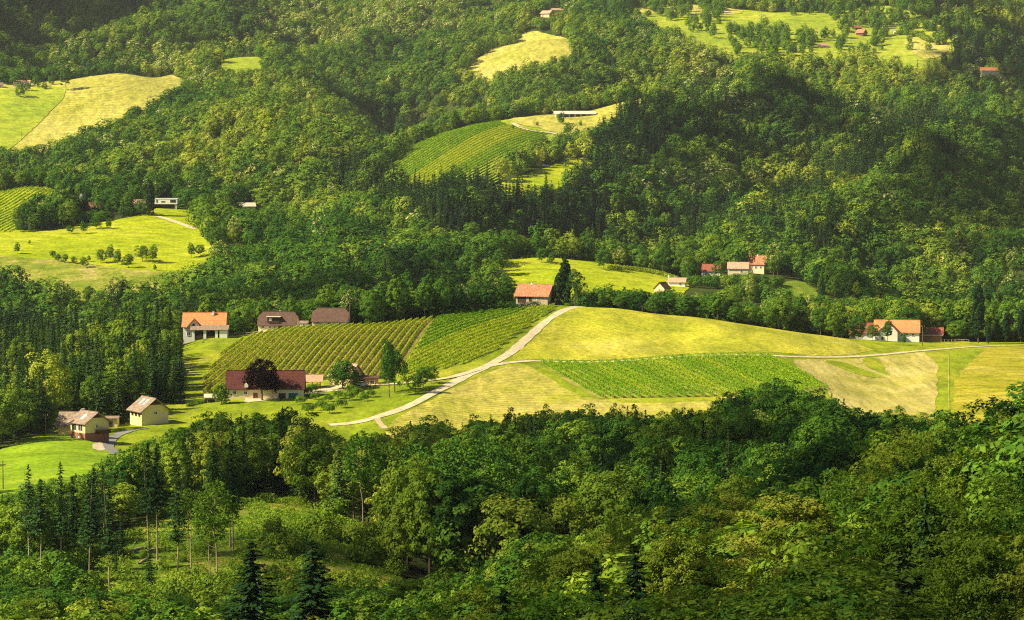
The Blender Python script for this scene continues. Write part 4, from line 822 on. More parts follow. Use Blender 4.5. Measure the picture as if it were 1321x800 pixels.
def fence(L_px, label, dmin, h=1.1, sp=2.5, mat='pale_wood'):
    Lw = densify(ground_poly(L_px, dmin, 1165), sp, False); t = empty('field_fence', (Lw[0][0], Lw[0][1], hz(*Lw[0]))); tag(t, label, 'fence'); o = np.array(t.location)
    Z = height(Lw[:, 0], Lw[:, 1]); Pp = np.column_stack([Lw, Z]) - o
    for p in Pp: boxes('post', [((p[0], p[1], p[2] + h / 2 - 0.2), (0.16, 0.16, h + 0.4))], mat, t)
    for k in (0.45, 0.95):
        V, F = tube_np(Pp + [0, 0, h * k], [0.06] * len(Pp), 4); link(bpy.data.objects.new('rail', mesh_np('rail', V, F, M[mat])), t)
fence([(1214,443),(1232,442),(1250,443)], 'wooden rail fence right of the timber barn', 950, 1.5, 2.5, 'stone_wall')
fence([(300,429),(318,428),(334,427)], 'low rail fence along the drive right of the orange roofed house', 900, 1.2)
fence([(376,513),(388,509),(402,505),(414,503)], 'low garden fence in front of the open shed', 700, 1.1, 2.0, 'brown_paint')
fence([(478,500),(490,498),(502,497)], 'wooden fence between the timber shed and the tall poplar', 700, 1.2, 2.0, 'dark_wood')
def car(px, py, rz, label, dmin):
    h = gsite(px, py, dmin); t = empty('parked_car', (h[0], h[1], h[2] + 0.3), R(rz)); tag(t, label, 'car')
    S = [(-2.1, 0.35), (-2.1, 0.85), (-1.5, 0.95), (-1.05, 1.42), (0.45, 1.42), (1.05, 0.95), (1.95, 0.82), (2.1, 0.6), (2.1, 0.35)]; n = len(S); V = [(x, -0.8 + (0.12 if z > 1 else 0), z) for x, z in S] + [(x, 0.8 - (0.12 if z > 1 else 0), z) for x, z in S]
    pyobj('body', V, [tuple(range(n)), tuple(reversed(range(n, 2 * n)))] + [((i + 1) % n, i, i + n, (i + 1) % n + n) for i in range(n)], 'white_paint', t)
    boxes('side_window', [((-0.3, -0.78, 1.16), (1.5, 0.06, 0.34))], 'glass', t); boxes('windscreen', [((0.86, 0, 1.2), (0.3, 1.2, 0.3))], 'glass', t)
    for x in (-1.3, 1.3):
        for y in (-0.78, 0.78): Vw, Fw = tube_np([(x, y - 0.1, 0.32), (x, y + 0.1, 0.32)], [0.32, 0.32], 10); link(bpy.data.objects.new('wheel', mesh_np('wheel', Vw, Fw, M['glass'])), t)
car(467, 499, 8, 'small white car parked in front of the timber shed', 700)
def log(a, b, r, label, dmin=380):
    A, B = hit(*a, dmin), hit(*b, dmin); A[2] += r; B[2] += r; m = (A + B) / 2; V, F = tube_np([A - m, (A - m) * 0.3 + [0, 0, 0.1], (B - m) * 0.4 + [0, 0, 0.05], B - m], [r, r * 0.9, r * 0.75, r * 0.5], 8); o = link(bpy.data.objects.new('fallen_log', mesh_np('fallen_log', V, F, M['pale_bark']))); o.location = m
    tag(o, label, 'log')
log((66,757),(100,738),0.34, 'long pale log lying at the left of the clearing'); log((104,737),(124,729),0.28, 'shorter pale log continuing uphill from the long one'); log((165,714),(196,706),0.26, 'thin pale log across the middle of the clearing')
log((180,729),(192,721),0.24, 'short pale log beside the little spruce'); log((236,752),(247,750),0.3, 'short pale log at the foot of the thick trunk'); log((190,712),(215,708),0.2, 'thin pole lying near the upper edge of the clearing')
# ------------------------------------------------------------------ hand-placed trees
TREES = {}
def tree(name, parts, px, py, h, label, dmin, tint=0.45, cat='tree', group=None, wide=1.0, rz=None, at=None, trunk=True):
    cm, tm, H0 = parts; p = at if at is not None else gsite(px, py, dmin); s = h / H0
    t = empty(name, (p[0], p[1], p[2]), random.random() * 6.28 if rz is None else rz); t.scale = (s * wide, s * wide, s); tag(t, label, cat, group)
    c = link(bpy.data.objects.new('crown', cm), t); c['tint'] = tint
    if trunk and tm is not None: link(bpy.data.objects.new('trunk', tm), t)
    return t
random.seed(5)
def spec(H, W, z0, ls, mat, shape, n, m, seed, tr=0.2, limbs=5):
    r = np.random.RandomState(seed); return (column_crown(H, W, z0, ls, mat, shape, n, m, seed), trunk_mesh('tree_trunk', H * 0.85, tr, r, limbs, W * 0.35), H)
tree('copper_beech', spec(12.5, 11, 2.6, 0.26, 'copper', 'egg', 90, 70, 21, 0.42), 338, 517, 12.8, 'dark purple copper beech in front of the long farmhouse', 700, 0.5)
tree('poplar_tree', spec(19, 5.0, 4, 0.26, 'leaf', 'column', 60, 80, 22, 0.3), 502, 513, 19, 'tall narrow dark green poplar on the slope beside the lane', 700, 0.2, wide=0.72)
tree('willow_tree', spec(14, 9.5, 2.5, 0.26, 'leaf', 'cone', 70, 60, 23, 0.3), 509, 507, 14.5, 'loose rounded tree leaning against the tall poplar', 700, 0.32)
tree('walnut_tree', spec(8.5, 9.0, 1.2, 0.26, 'leaf', 'egg', 80, 60, 24, 0.3), 442, 503, 9.5, 'round dark walnut tree in front of the cottage', 700, 0.3)
tree('garden_tree', spec(6.5, 5.0, 0.6, 0.24, 'leaf', 'egg', 50, 50, 25), 286, 522, 6.8, 'small bright green tree at the left end of the long farmhouse', 700, 0.55)
for px, py, h, tn, lb in ((536, 506, 6.2, 0.3, 'small dark tree at the left of the bush row by the road'), (546, 500, 7.2, 0.35, 'broad dark bushy tree in the shade beside the gravel road'), (556, 495, 6.2, 0.4, 'rounded bushy tree at the right end of the bush row')):
    tree('bushy_tree', MID_B[0], px, py, h, lb, 700, tn, group='bushy trees beside the gravel road', wide=1.25)
cyp = spec(17, 4.0, 0.4, 0.28, 'needle', 'column', 90, 90, 26, 0.3); tree('cypress_tree', cyp, 729, 390, 21, 'tall black green cypress beside the stone house', 900, 0.15, wide=0.9)
tree('cypress_tree', cyp, 722, 391, 14, 'shorter dark cypress at the left of the tall cypress', 900, 0.2, wide=1.2)
tree('pine_tree', spec(14, 8, 1.0, 0.3, 'needle', 'cone', 60, 40, 27, 0.25), 742, 391, 15.5, 'ragged dark pine to the right of the tall cypress', 900, 0.5)
pop = spec(24, 4.2, 0.5, 0.3, 'needle', 'column', 110, 90, 28, 0.3)
for px, py, h, wd, tn, lb in ((1262, 443, 27, 0.95, 0.12, 'tallest dark poplar right of the timber barn'), (1275, 445, 10, 1.1, 0.2, 'low dark poplar just right of the tallest one'), (1298, 443, 14, 1.0, 0.12, 'narrow poplar near the right edge of the road'), (1317, 443, 16, 1.0, 0.1, 'narrow poplar at the right edge of the photo')):
    tree('poplar_tree', pop, px, py, h, lb, 950, tn, wide=wd)
for px, py, h, wd, tn, lb, ps in ((1107, 437, 10, 1.2, 0.25, 'dark round tree hiding the red roofed back farmhouse', MID_B[0]), (1126, 440, 7.5, 1.1, 0.3, 'small dark tree left of the white gable', MID_B[2]), (1145, 441, 9.0, 0.95, 0.28, 'pointed small tree right before the white gable', MID_B[1]),
                                  (1166, 446, 5.0, 0.8, 0.35, 'slim young tree in front of the carport', MID_B[1]), (1081, 431, 6.5, 1.0, 0.35, 'small round tree at the left end of the right farm', MID_B[0]), (1233, 439, 8.5, 1.2, 0.55, 'bright green round tree right of the timber barn', MID_B[2]),
                                  (1172, 432, 15, 1.4, 0.2, 'big dark spreading tree behind the white farmhouse', MID_B[0])):
    tree('farm_tree', ps, px, py, h, lb, 950, tn, wide=wd, group='trees around the right farm')
OR = [(404,507),(407,516),(424,519),(414,530),(436,515),(451,517),(461,513),(470,518),(478,513),(440,527),(395,512),(388,522),(425,534),(398,534),(452,506)]
for i, (px, py) in enumerate(OR):
    tree('orchard_tree', ORCH, px, py, 2.3 + random.random() * 1.0, 'small round fruit tree on the grassy slope below the farm lane', 700, 0.45 + 0.2 * random.random(), 'fruit tree', 'fruit trees on the slope below the farm lane', wide=1.15)
LT = [(26,300,9,'round tree with dark trunk at the lower left of the vineyard'),(54,296,8,'low bushy tree just right of the vineyard'),(66,290,13,'tall dark tree at the foot of the left vineyard'),(80,285,12,'dark rounded tree in the group below the chapel'),
      (95,285,9,'shorter dark tree below the chapel'),(140,278,9,'bright green round tree left of the low pink barn'),(150,277,15,'dark round tree in front of the low pink barn'),(165,278,16,'largest dark tree in the villa garden'),(183,278,12,'dark shrubby tree left of the villa cypress'),(108,302,8,'dark broad bush in the long shadow below the chapel'),(125,296,9,'bushy tree at the right end of the dark hedge group'),(140,296,7,'dark tree below the villa garden'),(90,302,6,'low bush below the chapel on the meadow')]
for px, py, h, lb in LT: tree('meadow_tree', MID_B[random.randrange(3)], px, py, h, lb, 1500, 0.25 + 0.15 * random.random(), wide=1.15, group='trees around the chapel and villa')
tree('cypress_tree', cyp, 194, 279, 24, 'tall dark cypress in front of the modern villa', 1500, 0.15, wide=0.8); tree('cypress_tree', cyp, 93, 277, 20, 'dark cypress left of the white chapel', 1500, 0.15, wide=0.8)
tree('cypress_tree', cyp, 110, 272, 13, 'pale green column tree between chapel and gabled house', 1500, 0.9, wide=0.9)
ROW = [(22,328,7),(68,333,5),(75,338,5),(84,340,6),(95,341,5),(108,346,7),(115,338,4),(130,340,9),(142,338,10),(152,342,9),(166,346,9),(184,338,11),(197,340,11),(247,333,9),(259,331,8),(39,300,5),(200,350,4),(38,316,3)]
for px, py, h in ROW: tree('hedgerow_tree', MID_B[random.randrange(3)], px, py, h, 'small rounded tree in the loose row across the foot of the bright meadow', 1400, 0.3 + 0.25 * random.random(), wide=1.1, group='small trees along the foot of the bright meadow')
for px, py, h, lb in ((699, 339, 9, 'larger of the two lone trees on the middle meadow'), (711, 341, 6, 'smaller of the two lone trees on the middle meadow'), (779, 348, 13, 'round tree at the upper edge of the middle meadow')): tree('meadow_tree', MID_B[0], px, py, h, lb, 1400, 0.35, wide=1.15)
tree('lime_tree', MID_CH[0], 998, 358, 18, 'big blossoming lime tree right of the brown roofed farmhouse', 1400, 0.55, wide=1.05); tree('lime_tree', MID_CH[1], 967, 396, 16, 'cream flowering tree on the slope below the wooded farm', 1380, 0.6, wide=0.85)
tree('lime_tree', MID_CH[0], 303, 318, 17, 'yellowish flowering tree at the right of the bright meadow', 1500, 0.75, wide=0.9)
tree('oak_tree', MID_B[3], 85, 117, 24, 'lone tall tree on the upper left meadow', 2300, 0.3, wide=1.1)
for px, py, h in ((27,126,14),(47,113,12),(57,116,8),(66,110,9),(20,112,15),(36,118,9)): tree('meadow_tree', FAR_B[0:1] and (FAR_B[0], None, 13.5), px, py, h, 'bushy tree around the small farmhouse left of the upper meadow', 2300, 0.35, group='trees by the upper left farmhouse')
for px, py, h in ((724,161,11),(733,174,10),(749,163,5),(662,167,4),(693,163,4)): tree('meadow_tree', (FAR_B[1], None, 14), px, py, h, 'rounded tree on the dry slope below the long barn', 2000, 0.3, group='trees below the long barn')
rs = np.random.RandomState(77)
n = 0
while n < 295:       # loose trees over the high meadows
    px, py = 820 + rs.rand() * 400, 6 + rs.rand() * 68
    if any(abs(px - q_[0]) < q_[2] + 5 and -3 < py - q_[1] < 22 for q_ in PROTECT): continue
    h = hit(px, py, 2800)
    if not inside(np.array([[h[0], h[1]]]), W_TOP)[0] or wave(h[0], h[1], 0.03, 4) + 0.25 * rs.randn() < -0.1: continue
    tree('hill_tree', (FAR_B[n % 5], None, 14), px, py, 7 + 9 * rs.rand(), 'small tree scattered over the high meadows near the top edge', 2800, 0.25 + 0.4 * rs.rand(), group='trees scattered over the high meadows', at=h); n += 1
PROTECT += [(885, 21, 72, 3500, 0), (310, 90, 26, 2980, 0), (690, 72, 44, 3120, 0), (998, 358, 16, 1580, 0), (967, 396, 10, 1440, 0), (303, 318, 10, 1660, 0)]
tree('beech_tree', (crown_mesh('leaf_crown', crown_broad(15, 9, 2, 60, 70, 0.28, np.random.RandomState(6), 'egg', 0.7, 0.1, 0.6)[0], 'brown_leaf'), MID_B[0][1], 15), 1018, 640, 13, 'reddish brown tree in the wood below the pale right field', 560, 0.5)
# the felled clearing
for i, (px, py, h, k, lb) in enumerate(((38,738,22,0,'bare trunked pine at the far left of the clearing'),(53,752,21,1,'pale trunked pine second from the left of the clearing'),(79,738,23,2,'leaning pale pine trunk by the long log'),(115,758,22,0,'paired reddish pine trunk beside the long log'),(118,738,20,1,'pale pine trunk behind the reddish pair'),
        (134,716,19,0,'thin pine at the dark wood edge left of the clearing'),(141,759,21,2,'straight pine trunk in the middle left of the clearing'),(192,722,25,0,'tall red trunked pine at the back of the clearing'),(203,724,24,1,'slanting pine trunk right of the red one'),(229,750,24,2,'thickest bare pine trunk in the centre of the clearing'),
        (243,700,20,0,'thin pine at the upper edge of the clearing'),(276,690,22,1,'pale thin trunk against the dark wood'),(301,711,25,2,'double brown pine trunk at the right of the clearing'),(297,706,23,0,'slightly shorter neighbour of the double brown pine'))):
    tree('pine_tree', BARE_C[k], px, py, h * 0.8, lb, 380, 0.45, group='bare trunked pines on the clearing')
for px, py, h, k, lb in ((247,745,14,0,'green leafy tree with twisted trunk in the clearing'),(271,762,13,1,'slim leafy tree right of the twisted trunk'),(281,765,17,0,'leafy tree with a long thin dark trunk')): tree('clearing_tree', BARE_B[k], px, py, h, lb, 380, 0.5, wide=1.2)
for px, py, h, lb in ((193,759,7.5,'little dark spruce standing alone in the clearing'),(157,722,8,'small dark spruce at the upper left of the clearing'),(150,740,4,'knee-high spruce left of the little spruce')): tree('young_spruce', MID_C[0], px, py, h, lb, 380, 0.4, 'spruce', wide=1.05)
for px, py, h, lb in ((597,728,24,'tall pale trunk before the dark hollow of the wood'),(576,722,22,'thin trunk left of the tall pale trunk'),(634,722,23,'thin grey trunk right of the tall pale trunk'),(650,716,21,'slender trunk in the dark middle of the wood'),(612,724,20,'short crowned slender tree in the dark hollow'),(676,704,22,'forked pale trunk in the middle of the wood'),(541,716,20,'slender tree at the right edge of the clearing'),(505,712,19,'slender leafy tree above the bright undergrowth'),(470,706,20,'slender tree above the right end of the clearing')):
    tree('slender_tree', BARE_B[random.randrange(2)], px, py, h, lb, 420, 0.3 + 0.2 * random.random(), wide=1.15)
for px, D_, h, tn, lb in ((322, 205, 21, 0.25, 'big black green spruce at the bottom left of centre'), (402, 215, 22, 0.22, 'second big dark spruce right of the first along the bottom edge'), (1155, 172, 15, 0.75, 'brownish green young spruce at the bottom right')):
    X = (px - 660.5) / F_PX * D_; top = -0.0612 - ((708 if px < 1000 else 742) - 400) / F_PX; zt = top * D_; zb = hz(X, D_); tree('spruce_tree', NEAR_C[0], 0, 0, max(zt - zb, 9.0), lb, 0, tn, 'spruce', wide=1.85, at=(X, D_, zb))
# undergrowth: shrubs on the clearing
rs = np.random.RandomState(8); sh = 0
while sh < 70:
    px, py = 40 + rs.rand() * 540, 640 + rs.rand() * 165; h = hit(px, py, 340)
    if not inside(np.array([[h[0], h[1]]]), W_CLEAR)[0]: continue
    right = px > 330 + rs.rand() * 60; edge = py > 745 + rs.rand() * 25
    if not (right or edge or rs.rand() < 0.16): continue
    o = link(bpy.data.objects.new('undergrowth_shrub', BUSH)); s = (0.8 + 1.6 * rs.rand()) * (0.45 if not (right or edge) else 0.8); o.location = h; o.scale = (s * 1.2, s * 1.2, s); o.rotation_euler = (0, 0, rs.rand() * 6); o['tint'] = 0.5 + 0.3 * rs.rand()
    tag(o, 'bright green shrub in the undergrowth of the felled clearing', 'shrub', 'shrubs growing over the clearing'); sh += 1
for k in range(34):     # low growth between the pine trunks at the far left
    px, py = -15 + rs.rand() * 125, 712 + rs.rand() * 60; h = hit(px, py, 340); o = link(bpy.data.objects.new('undergrowth_shrub', BUSH)); s = 0.9 + 1.0 * rs.rand(); o.location = h; o.scale = (s * 1.3, s * 1.3, s); o.rotation_euler = (0, 0, rs.rand() * 6); o['tint'] = 0.3 + 0.3 * rs.rand()
    tag(o, 'dark green shrub between the pine trunks at the far left', 'shrub', 'shrubs between the pine trunks at the far left')
def undergrowth():
    """herbs, brambles and sprouts over the clearing, one mass"""
    r = np.random.RandomState(31); n = 150000; lo, hi = W_CLEAR.min(0), W_CLEAR.max(0); p = lo + (hi - lo) * r.rand(n, 2); p = p[inside(p, W_CLEAR)]
    m = wave(p[:, 0], p[:, 1], 0.5, 3) + 0.7 * wave(p[:, 0], p[:, 1], 1.6, 6) + 0.15; p = p[m > r.rand(len(p)) * 0.8 - 0.3]; m = np.clip(wave(p[:, 0], p[:, 1], 0.5, 3) + 0.6, 0.1, 1.6)
    c = np.column_stack([p, height(p[:, 0], p[:, 1]) + 0.1 + r.rand(len(p)) * 0.9 * m]); o0 = c.mean(0)
    V = quads(c - o0, r.randn(len(p), 3) + [0, 0, 1.2], 0.16 + 0.12 * r.rand(len(p)), r, 0.5); o = link(bpy.data.objects.new('undergrowth', mesh_np('undergrowth', V, qfaces(V), M['leaf']))); o.location = o0; o['tint'] = 0.66
    tag(o, 'knee high green undergrowth over the felled clearing', kind='stuff')
undergrowth()
# hedges
def hedge(L_px, w, h, label, dmin, tint, ls=0.25, per=70):
    Lw = densify(smooth_line(ground_poly(L_px, dmin, 1165 if dmin < 1200 else 5000)), 1.0, False); n = len(Lw) * per; r = np.random.RandomState(n); k = r.randint(0, len(Lw), n)
    d = unit(r.randn(n, 3)) * (r.rand(n, 1) ** 0.3); c = np.column_stack([Lw[k], height(Lw[k, 0], Lw[k, 1])]) + d * [w / 2 + 0.4, w / 2 + 0.4, h / 2] + [0, 0, h / 2]
    o0 = c.mean(0); V = quads(c - o0, d + r.randn(n, 3) * 0.5, np.full(n, ls), r); o = link(bpy.data.objects.new('hedge', mesh_np('hedge', V, qfaces(V), M['leaf']))); o.location = o0; o['tint'] = tint; tag(o, label, 'hedge'); return o
hedge([(616,397),(640,394),(670,392),(697,391)], 2.0, 1.9, 'dark clipped hedge in front of the stone house', 900, 0.1)
hedge([(712,391),(722,391.5),(735,392)], 2.0, 1.4, 'short green hedge between the stone house and the road', 900, 0.5)
hedge([(786,347),(820,350),(850,355),(872,362)], 4.0, 3.0, 'long pale hedge along the top of the middle meadow', 1400, 0.85, 0.4, 60)
hedge([(243,525),(255,522),(265,520)], 1.6, 1.3, 'low hedge by the lane left of the long farmhouse', 700, 0.5)
hedge([(1158,46),(1172,44),(1190,50),(1200,56)], 8, 7, 'thick green hedge beside the white hill cottage', 2700, 0.7, 0.9, 60)
hedge([(58,246),(70,250),(90,257)], 4, 3, 'bright vine covered bank along the top of the left vineyard', 1500, 0.9, 0.5, 50)

# ------------------------------------------------------------------ vine rows
def vine_rows(W, a_px, b_px, spacing, name, label, group, dmin, per=10, ls=0.33, hh=1.7, wd=0.55, tint=0.5, posts=True, tint2=None, wide2=None):
    A, B = hit(*a_px, dmin)[:2], hit(*b_px, dmin)[:2]; d = unit(B - A); nrm = np.array([-d[1], d[0]]); off = W @ nrm; k = np.arange(math.ceil(off.min() / spacing), off.max() / spacing) * spacing; cnt = 0
    for q in k:
        # clip the line nrm.p = q to the polygon
        ts = []; n = len(W)
        for i in range(n):
            p, r_ = W[i], W[(i + 1) % n]; f0, f1 = p @ nrm - q, r_ @ nrm - q
            if (f0 > 0) != (f1 > 0): ts.append((p + (r_ - p) * f0 / (f0 - f1)) @ d)
        ts.sort()
        for t0, t1 in zip(ts[::2], ts[1::2]):
            if t1 - t0 < 5: continue
            L = t1 - t0; r = np.random.RandomState(int(abs(q) * 10) + 3); m = int(L * per); t = r.rand(m) * L + t0
            vig = 0.92 + 0.10 * np.sin(t * 0.9 + r.rand() * 6) * np.sin(t * 0.23 + r.rand() * 6)
            x = d[0] * t + nrm[0] * q; y = d[1] * t + nrm[1] * q; u = r.rand(m) ** 0.7; w_ = wd if wide2 is None else wide2(q, off.min(), off.max()); side = (r.rand(m) - 0.5) * w_ * (1.2 - 0.4 * u); z = height(x, y) + 0.35 + u * (hh - 0.2) * vig
            c = np.column_stack([x + nrm[0] * side, y + nrm[1] * side, z]); o0 = np.array([c[:, 0].mean(), c[:, 1].mean(), c[:, 2].min()])
            nn = np.column_stack([nrm[0] * np.sign(side), nrm[1] * np.sign(side), np.full(m, 1.3 if hh > 1.3 else 2.2)]) + r.randn(m, 3) * 0.5
            V = quads(c - o0, nn, np.full(m, ls), r, 0.8)
            o = link(bpy.data.objects.new(name, mesh_np(name, V, qfaces(V), M['vine_leaf']))); o.location = o0; tt = tint if tint2 is None else tint2(q, off.min(), off.max()); o['tint'] = tt + 0.08 * r.randn(); tag(o, label, 'vine row', group); cnt += 1
            if posts:
                for s_ in (t0, t1):
                    X, Y = d[0] * s_ + nrm[0] * q, d[1] * s_ + nrm[1] * q; boxes('end_post', [((X - o0[0], Y - o0[1], hz(X, Y) - o0[2] + 0.9), (0.12, 0.12, 2.2))], 'pale_wood', o)
vine_rows(W_V1, (507,478), (558,412), 2.7, 'vine_row', 'straight vine row of the steep striped vineyard above the long farmhouse', 'vine rows of the striped vineyard', 800, 26, 0.24, 1.4, 0.75, 1.0)
vine_rows(W_V2, (530,470), (722,393.5), 2.8, 'vine_row', 'vine row of the small green vineyard between striped vineyard and gravel road', 'vine rows below the stone house', 800, 18, 0.27, 1.4, 0.55, 0.4, False, lambda q, a, b: 0.5 if (q - a) / (b - a) > 0.5 else (1.0 if (q - a) / (b - a) > 0.40 else 0.95))
vine_rows(W_V3, (693,469), (768,514), 3.0, 'vine_row', 'vine row of the lower vineyard under the hilltop hayfield', 'vine rows of the lower vineyard', 700, 24, 0.25, 1.6, 0.55, 0.6)
vine_rows(W_V4, (612,214), (706,173), 4.2, 'vine_row', 'vine row on the distant vineyard hill in front of the long barn', 'vine rows on the distant vineyard hill', 1850, 12, 0.55, 1.1, 1.0, 0.3, False,
          lambda q, a, b: 0.55 if (q - a) / (b - a) > 0.62 else (1.6 if (q - a) / (b - a) > 0.42 else 0.55), lambda q, a, b: 3.0 if (q - a) / (b - a) > 0.26 else 1.2)
vine_rows(W_V5, (2,262), (45,240), 3.9, 'vine_row', 'slanting vine row on the rounded hilltop at the left edge', 'vine rows on the left hilltop', 1550, 10, 0.38, 1.15, 0.8, 0.6, False)
# ------------------------------------------------------------------ the woods
RS = np.random.RandomState(4)
for Lr, wd in ROADS: keep &= ~near_line(P, Lr, wd / 2 + 3.0)
for cx, cy_, r in BUILT: keep &= (P[:, 0] - cx) ** 2 + (P[:, 1] - cy_) ** 2 > r * r
keep &= ~((P[:, 1] > 1120) & (P[:, 1] < 1320) & (np.hypot(P[:, 0] + 0, P[:, 1] - 1200) < 0))
P = P[keep]; z = height(P[:, 0], P[:, 1]); XY = project(np.column_stack([P, z])); N = len(P); D = P[:, 1]
con = RS.rand(N) < zone(SPRUCE, XY, 0.07) + 0.42 * np.clip(wave(P[:, 0], P[:, 1], 0.017, 2) - 0.25, 0, 1) * (D > 1400) - 0.25 * np.clip(-wave(P[:, 0], P[:, 1], 0.03, 3) - 0.5, 0, 1); con &= ~((D > 820) & (D < 1130) & (XY[:, 0] > 260))
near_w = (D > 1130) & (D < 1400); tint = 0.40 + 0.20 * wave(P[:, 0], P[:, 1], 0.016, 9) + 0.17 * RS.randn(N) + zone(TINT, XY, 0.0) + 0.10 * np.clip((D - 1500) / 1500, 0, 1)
che = (~con) & (RS.rand(N) < zone(CHEST, XY, 0.03) * np.where(D < 900, 0.25, 1.0) * (0.8 + 0.6 * wave(P[:, 0], P[:, 1], 0.02, 5)))
hgt = 14.0 + 2.6 * RS.randn(N) + 2.5 * wave(P[:, 0], P[:, 1], 0.035, 14); hgt[con] += 1.0 + 2.5 * np.abs(RS.randn(con.sum())); hgt = np.clip(hgt, 9, 24)
# woods that end against a field in the photo keep their tops below its edge
EDGE = np.array([(-60,640),(0,636),(110,606),(130,596),(160,577),(200,562),(235,546),(260,536),(300,530),(380,523),(400,541),(440,562),(480,565),(500,556),(530,542),(560,536),(600,541),(640,526),(700,516),(740,521),(830,521),(850,536),(880,528),(920,515),(945,505),(1000,490),(1040,497),(1070,505),(1100,520),(1150,526),(1180,531),(1321,560),(1500,580)], float)
def limit(mask, line, extra=14):
    ex = RS.rand(N) ** 1.6 * extra; top = np.interp(XY[:, 0], line[:, 0], line[:, 1]) + ex
    hmax = (XY[:, 1] - top) * D / F_PX; hgt[mask] = np.minimum(hgt[mask], hmax[mask])
limit((D > 440) & (D < np.interp(XY[:, 0], [-60, 250, 300, 1500], [650, 690, 790, 830])), EDGE)
EDGE2 = np.array([(-60,750),(0,748),(280,768),(560,742),(600,735),(700,690),(900,650),(1100,605),(1321,560),(1500,540)], float)
limit(D <= 440, EDGE2)
CREST = np.array([(-60,330),(0,345),(60,368),(110,385),(180,372),(230,352),(262,330),(300,300),(330,286),(400,278),(480,268),(540,283),(600,300),(650,345),(660,378),(665,386),(740,386),(770,370),(800,372),(860,372),(900,385),(960,362),(1085,385),(1321,360),(1500,360)], float)
limit((D > 1085) & (D < 1480), CREST, 10)
for px, py, hw, Dh, zh in PROTECT:      # no tree stands tall right before a house
    m_ = (np.abs(XY[:, 0] - px) < hw + 0.42 * hgt * F_PX / D) & (D < Dh) & (D > Dh - 420) & (XY[:, 1] > py); hgt[m_] = np.minimum(hgt[m_], ((XY[:, 1] - py + 2) * D / F_PX)[m_])
ok = hgt > 3.2; P, z, XY, D, con, tint, che, hgt = P[ok], z[ok], XY[ok], D[ok], con[ok], tint[ok], che[ok], hgt[ok]; N = len(P)
# foreground slope
FG = np.array([(-60,765),(0,755),(100,762),(200,770),(270,778),(445,755),(520,738),(600,734),(650,722),(700,692),(760,668),(800,652),(850,642),(900,640),(940,622),(1000,613),(1060,600),(1085,580),(1120,590),(1165,550),(1195,522),(1212,532),(1225,515),(1260,488),(1285,496),(1321,476),(1400,470)], float)
Q = jitter_grid(118, 345, 9.4, 21, 0.215, 14); zq = height(Q[:, 0], Q[:, 1]); XQ = project(np.column_stack([Q, zq])); hq = 15.5 + 3.5 * RS.randn(len(Q))
topq = np.interp(XQ[:, 0], FG[:, 0], FG[:, 1]) + RS.rand(len(Q)) ** 1.2 * 11500 / Q[:, 1] + np.clip(260 - Q[:, 1], 0, 200) * 0.15
hq = np.minimum(np.clip(hq + 3.5, 11, 24), (XQ[:, 1] - topq) * Q[:, 1] / F_PX); okq = (hq > 6.5) & ~((Q[:, 1] > 270) & (XQ[:, 0] > 60) & (XQ[:, 0] < 520) & (hq < 8)); Q, zq, XQ, hq = Q[okq], zq[okq], XQ[okq], hq[okq]
conq = RS.rand(len(Q)) < np.where(XQ[:, 0] > 1050, 0.2, 0.08); tq = 0.50 + 0.16 * RS.randn(len(Q)) - 0.10 * (XQ[:, 0] > 1230)
P = np.vstack([P, Q]); z = np.concatenate([z, zq]); XY = np.vstack([XY, XQ]); D = P[:, 1]; con = np.concatenate([con, conq]); tint = np.concatenate([tint, tq]); che = np.concatenate([che, np.zeros(len(Q), bool)]); hgt = np.concatenate([hgt, hq]); N = len(P)
wid = np.where(con, 0.30, np.where(D < 345, 0.55, 0.62)) * hgt
# estimate how much of every tree shows, front to back
TW, TH = 440, 266; depth = np.full((TH, TW), 9e9); ys = np.exp(np.linspace(math.log(100), math.log(5000), 1500))
for i in range(TW):
    X = (i * 3 + 1.5 - 660.5) / F_PX * ys; Z = height(X, ys); py = project(np.column_stack([X, ys, Z]))[:, 1]; best = TH
    for k in range(len(ys)):
        r = int(py[k] // 3)
        if r < best:
            depth[max(r, 0):best, i] = ys[k]; best = max(r, 0)
            if best == 0: break
filled = np.zeros((TH, TW), bool); order = np.argsort(D); shows = np.zeros(N)
for i in order:
    top = XY[i, 1] - hgt[i] * F_PX / D[i]; hw = wid[i] * F_PX / D[i] / 2
    x0, x1 = int((XY[i, 0] - hw) / 3), int((XY[i, 0] + hw) / 3) + 1; y0, y1 = int(top / 3), int(XY[i, 1] / 3) + 1
    x0, x1, y0, y1 = max(x0, 0), min(x1, TW), max(y0, 0), min(y1, TH)
    if x0 >= x1 or y0 >= y1: continue
    sub = filled[y0:y1, x0:x1]; dd = depth[y0:y1, x0:x1] > D[i] - 25; v = (~sub) & dd; shows[i] = v.sum()
    sub |= dd
indiv = np.zeros(N, bool)
for m in (con, ~con):
    idx = np.where(m)[0]; idx = idx[np.argsort(-shows[idx])][:285]; indiv[idx[shows[idx] > 4]] = True
print('trees', N, 'individual', indiv.sum(), 'hidden', (shows == 0).sum())
def band(x, L):
    for lim, w in L:
        if x < lim: return w
    return L[-1][1]
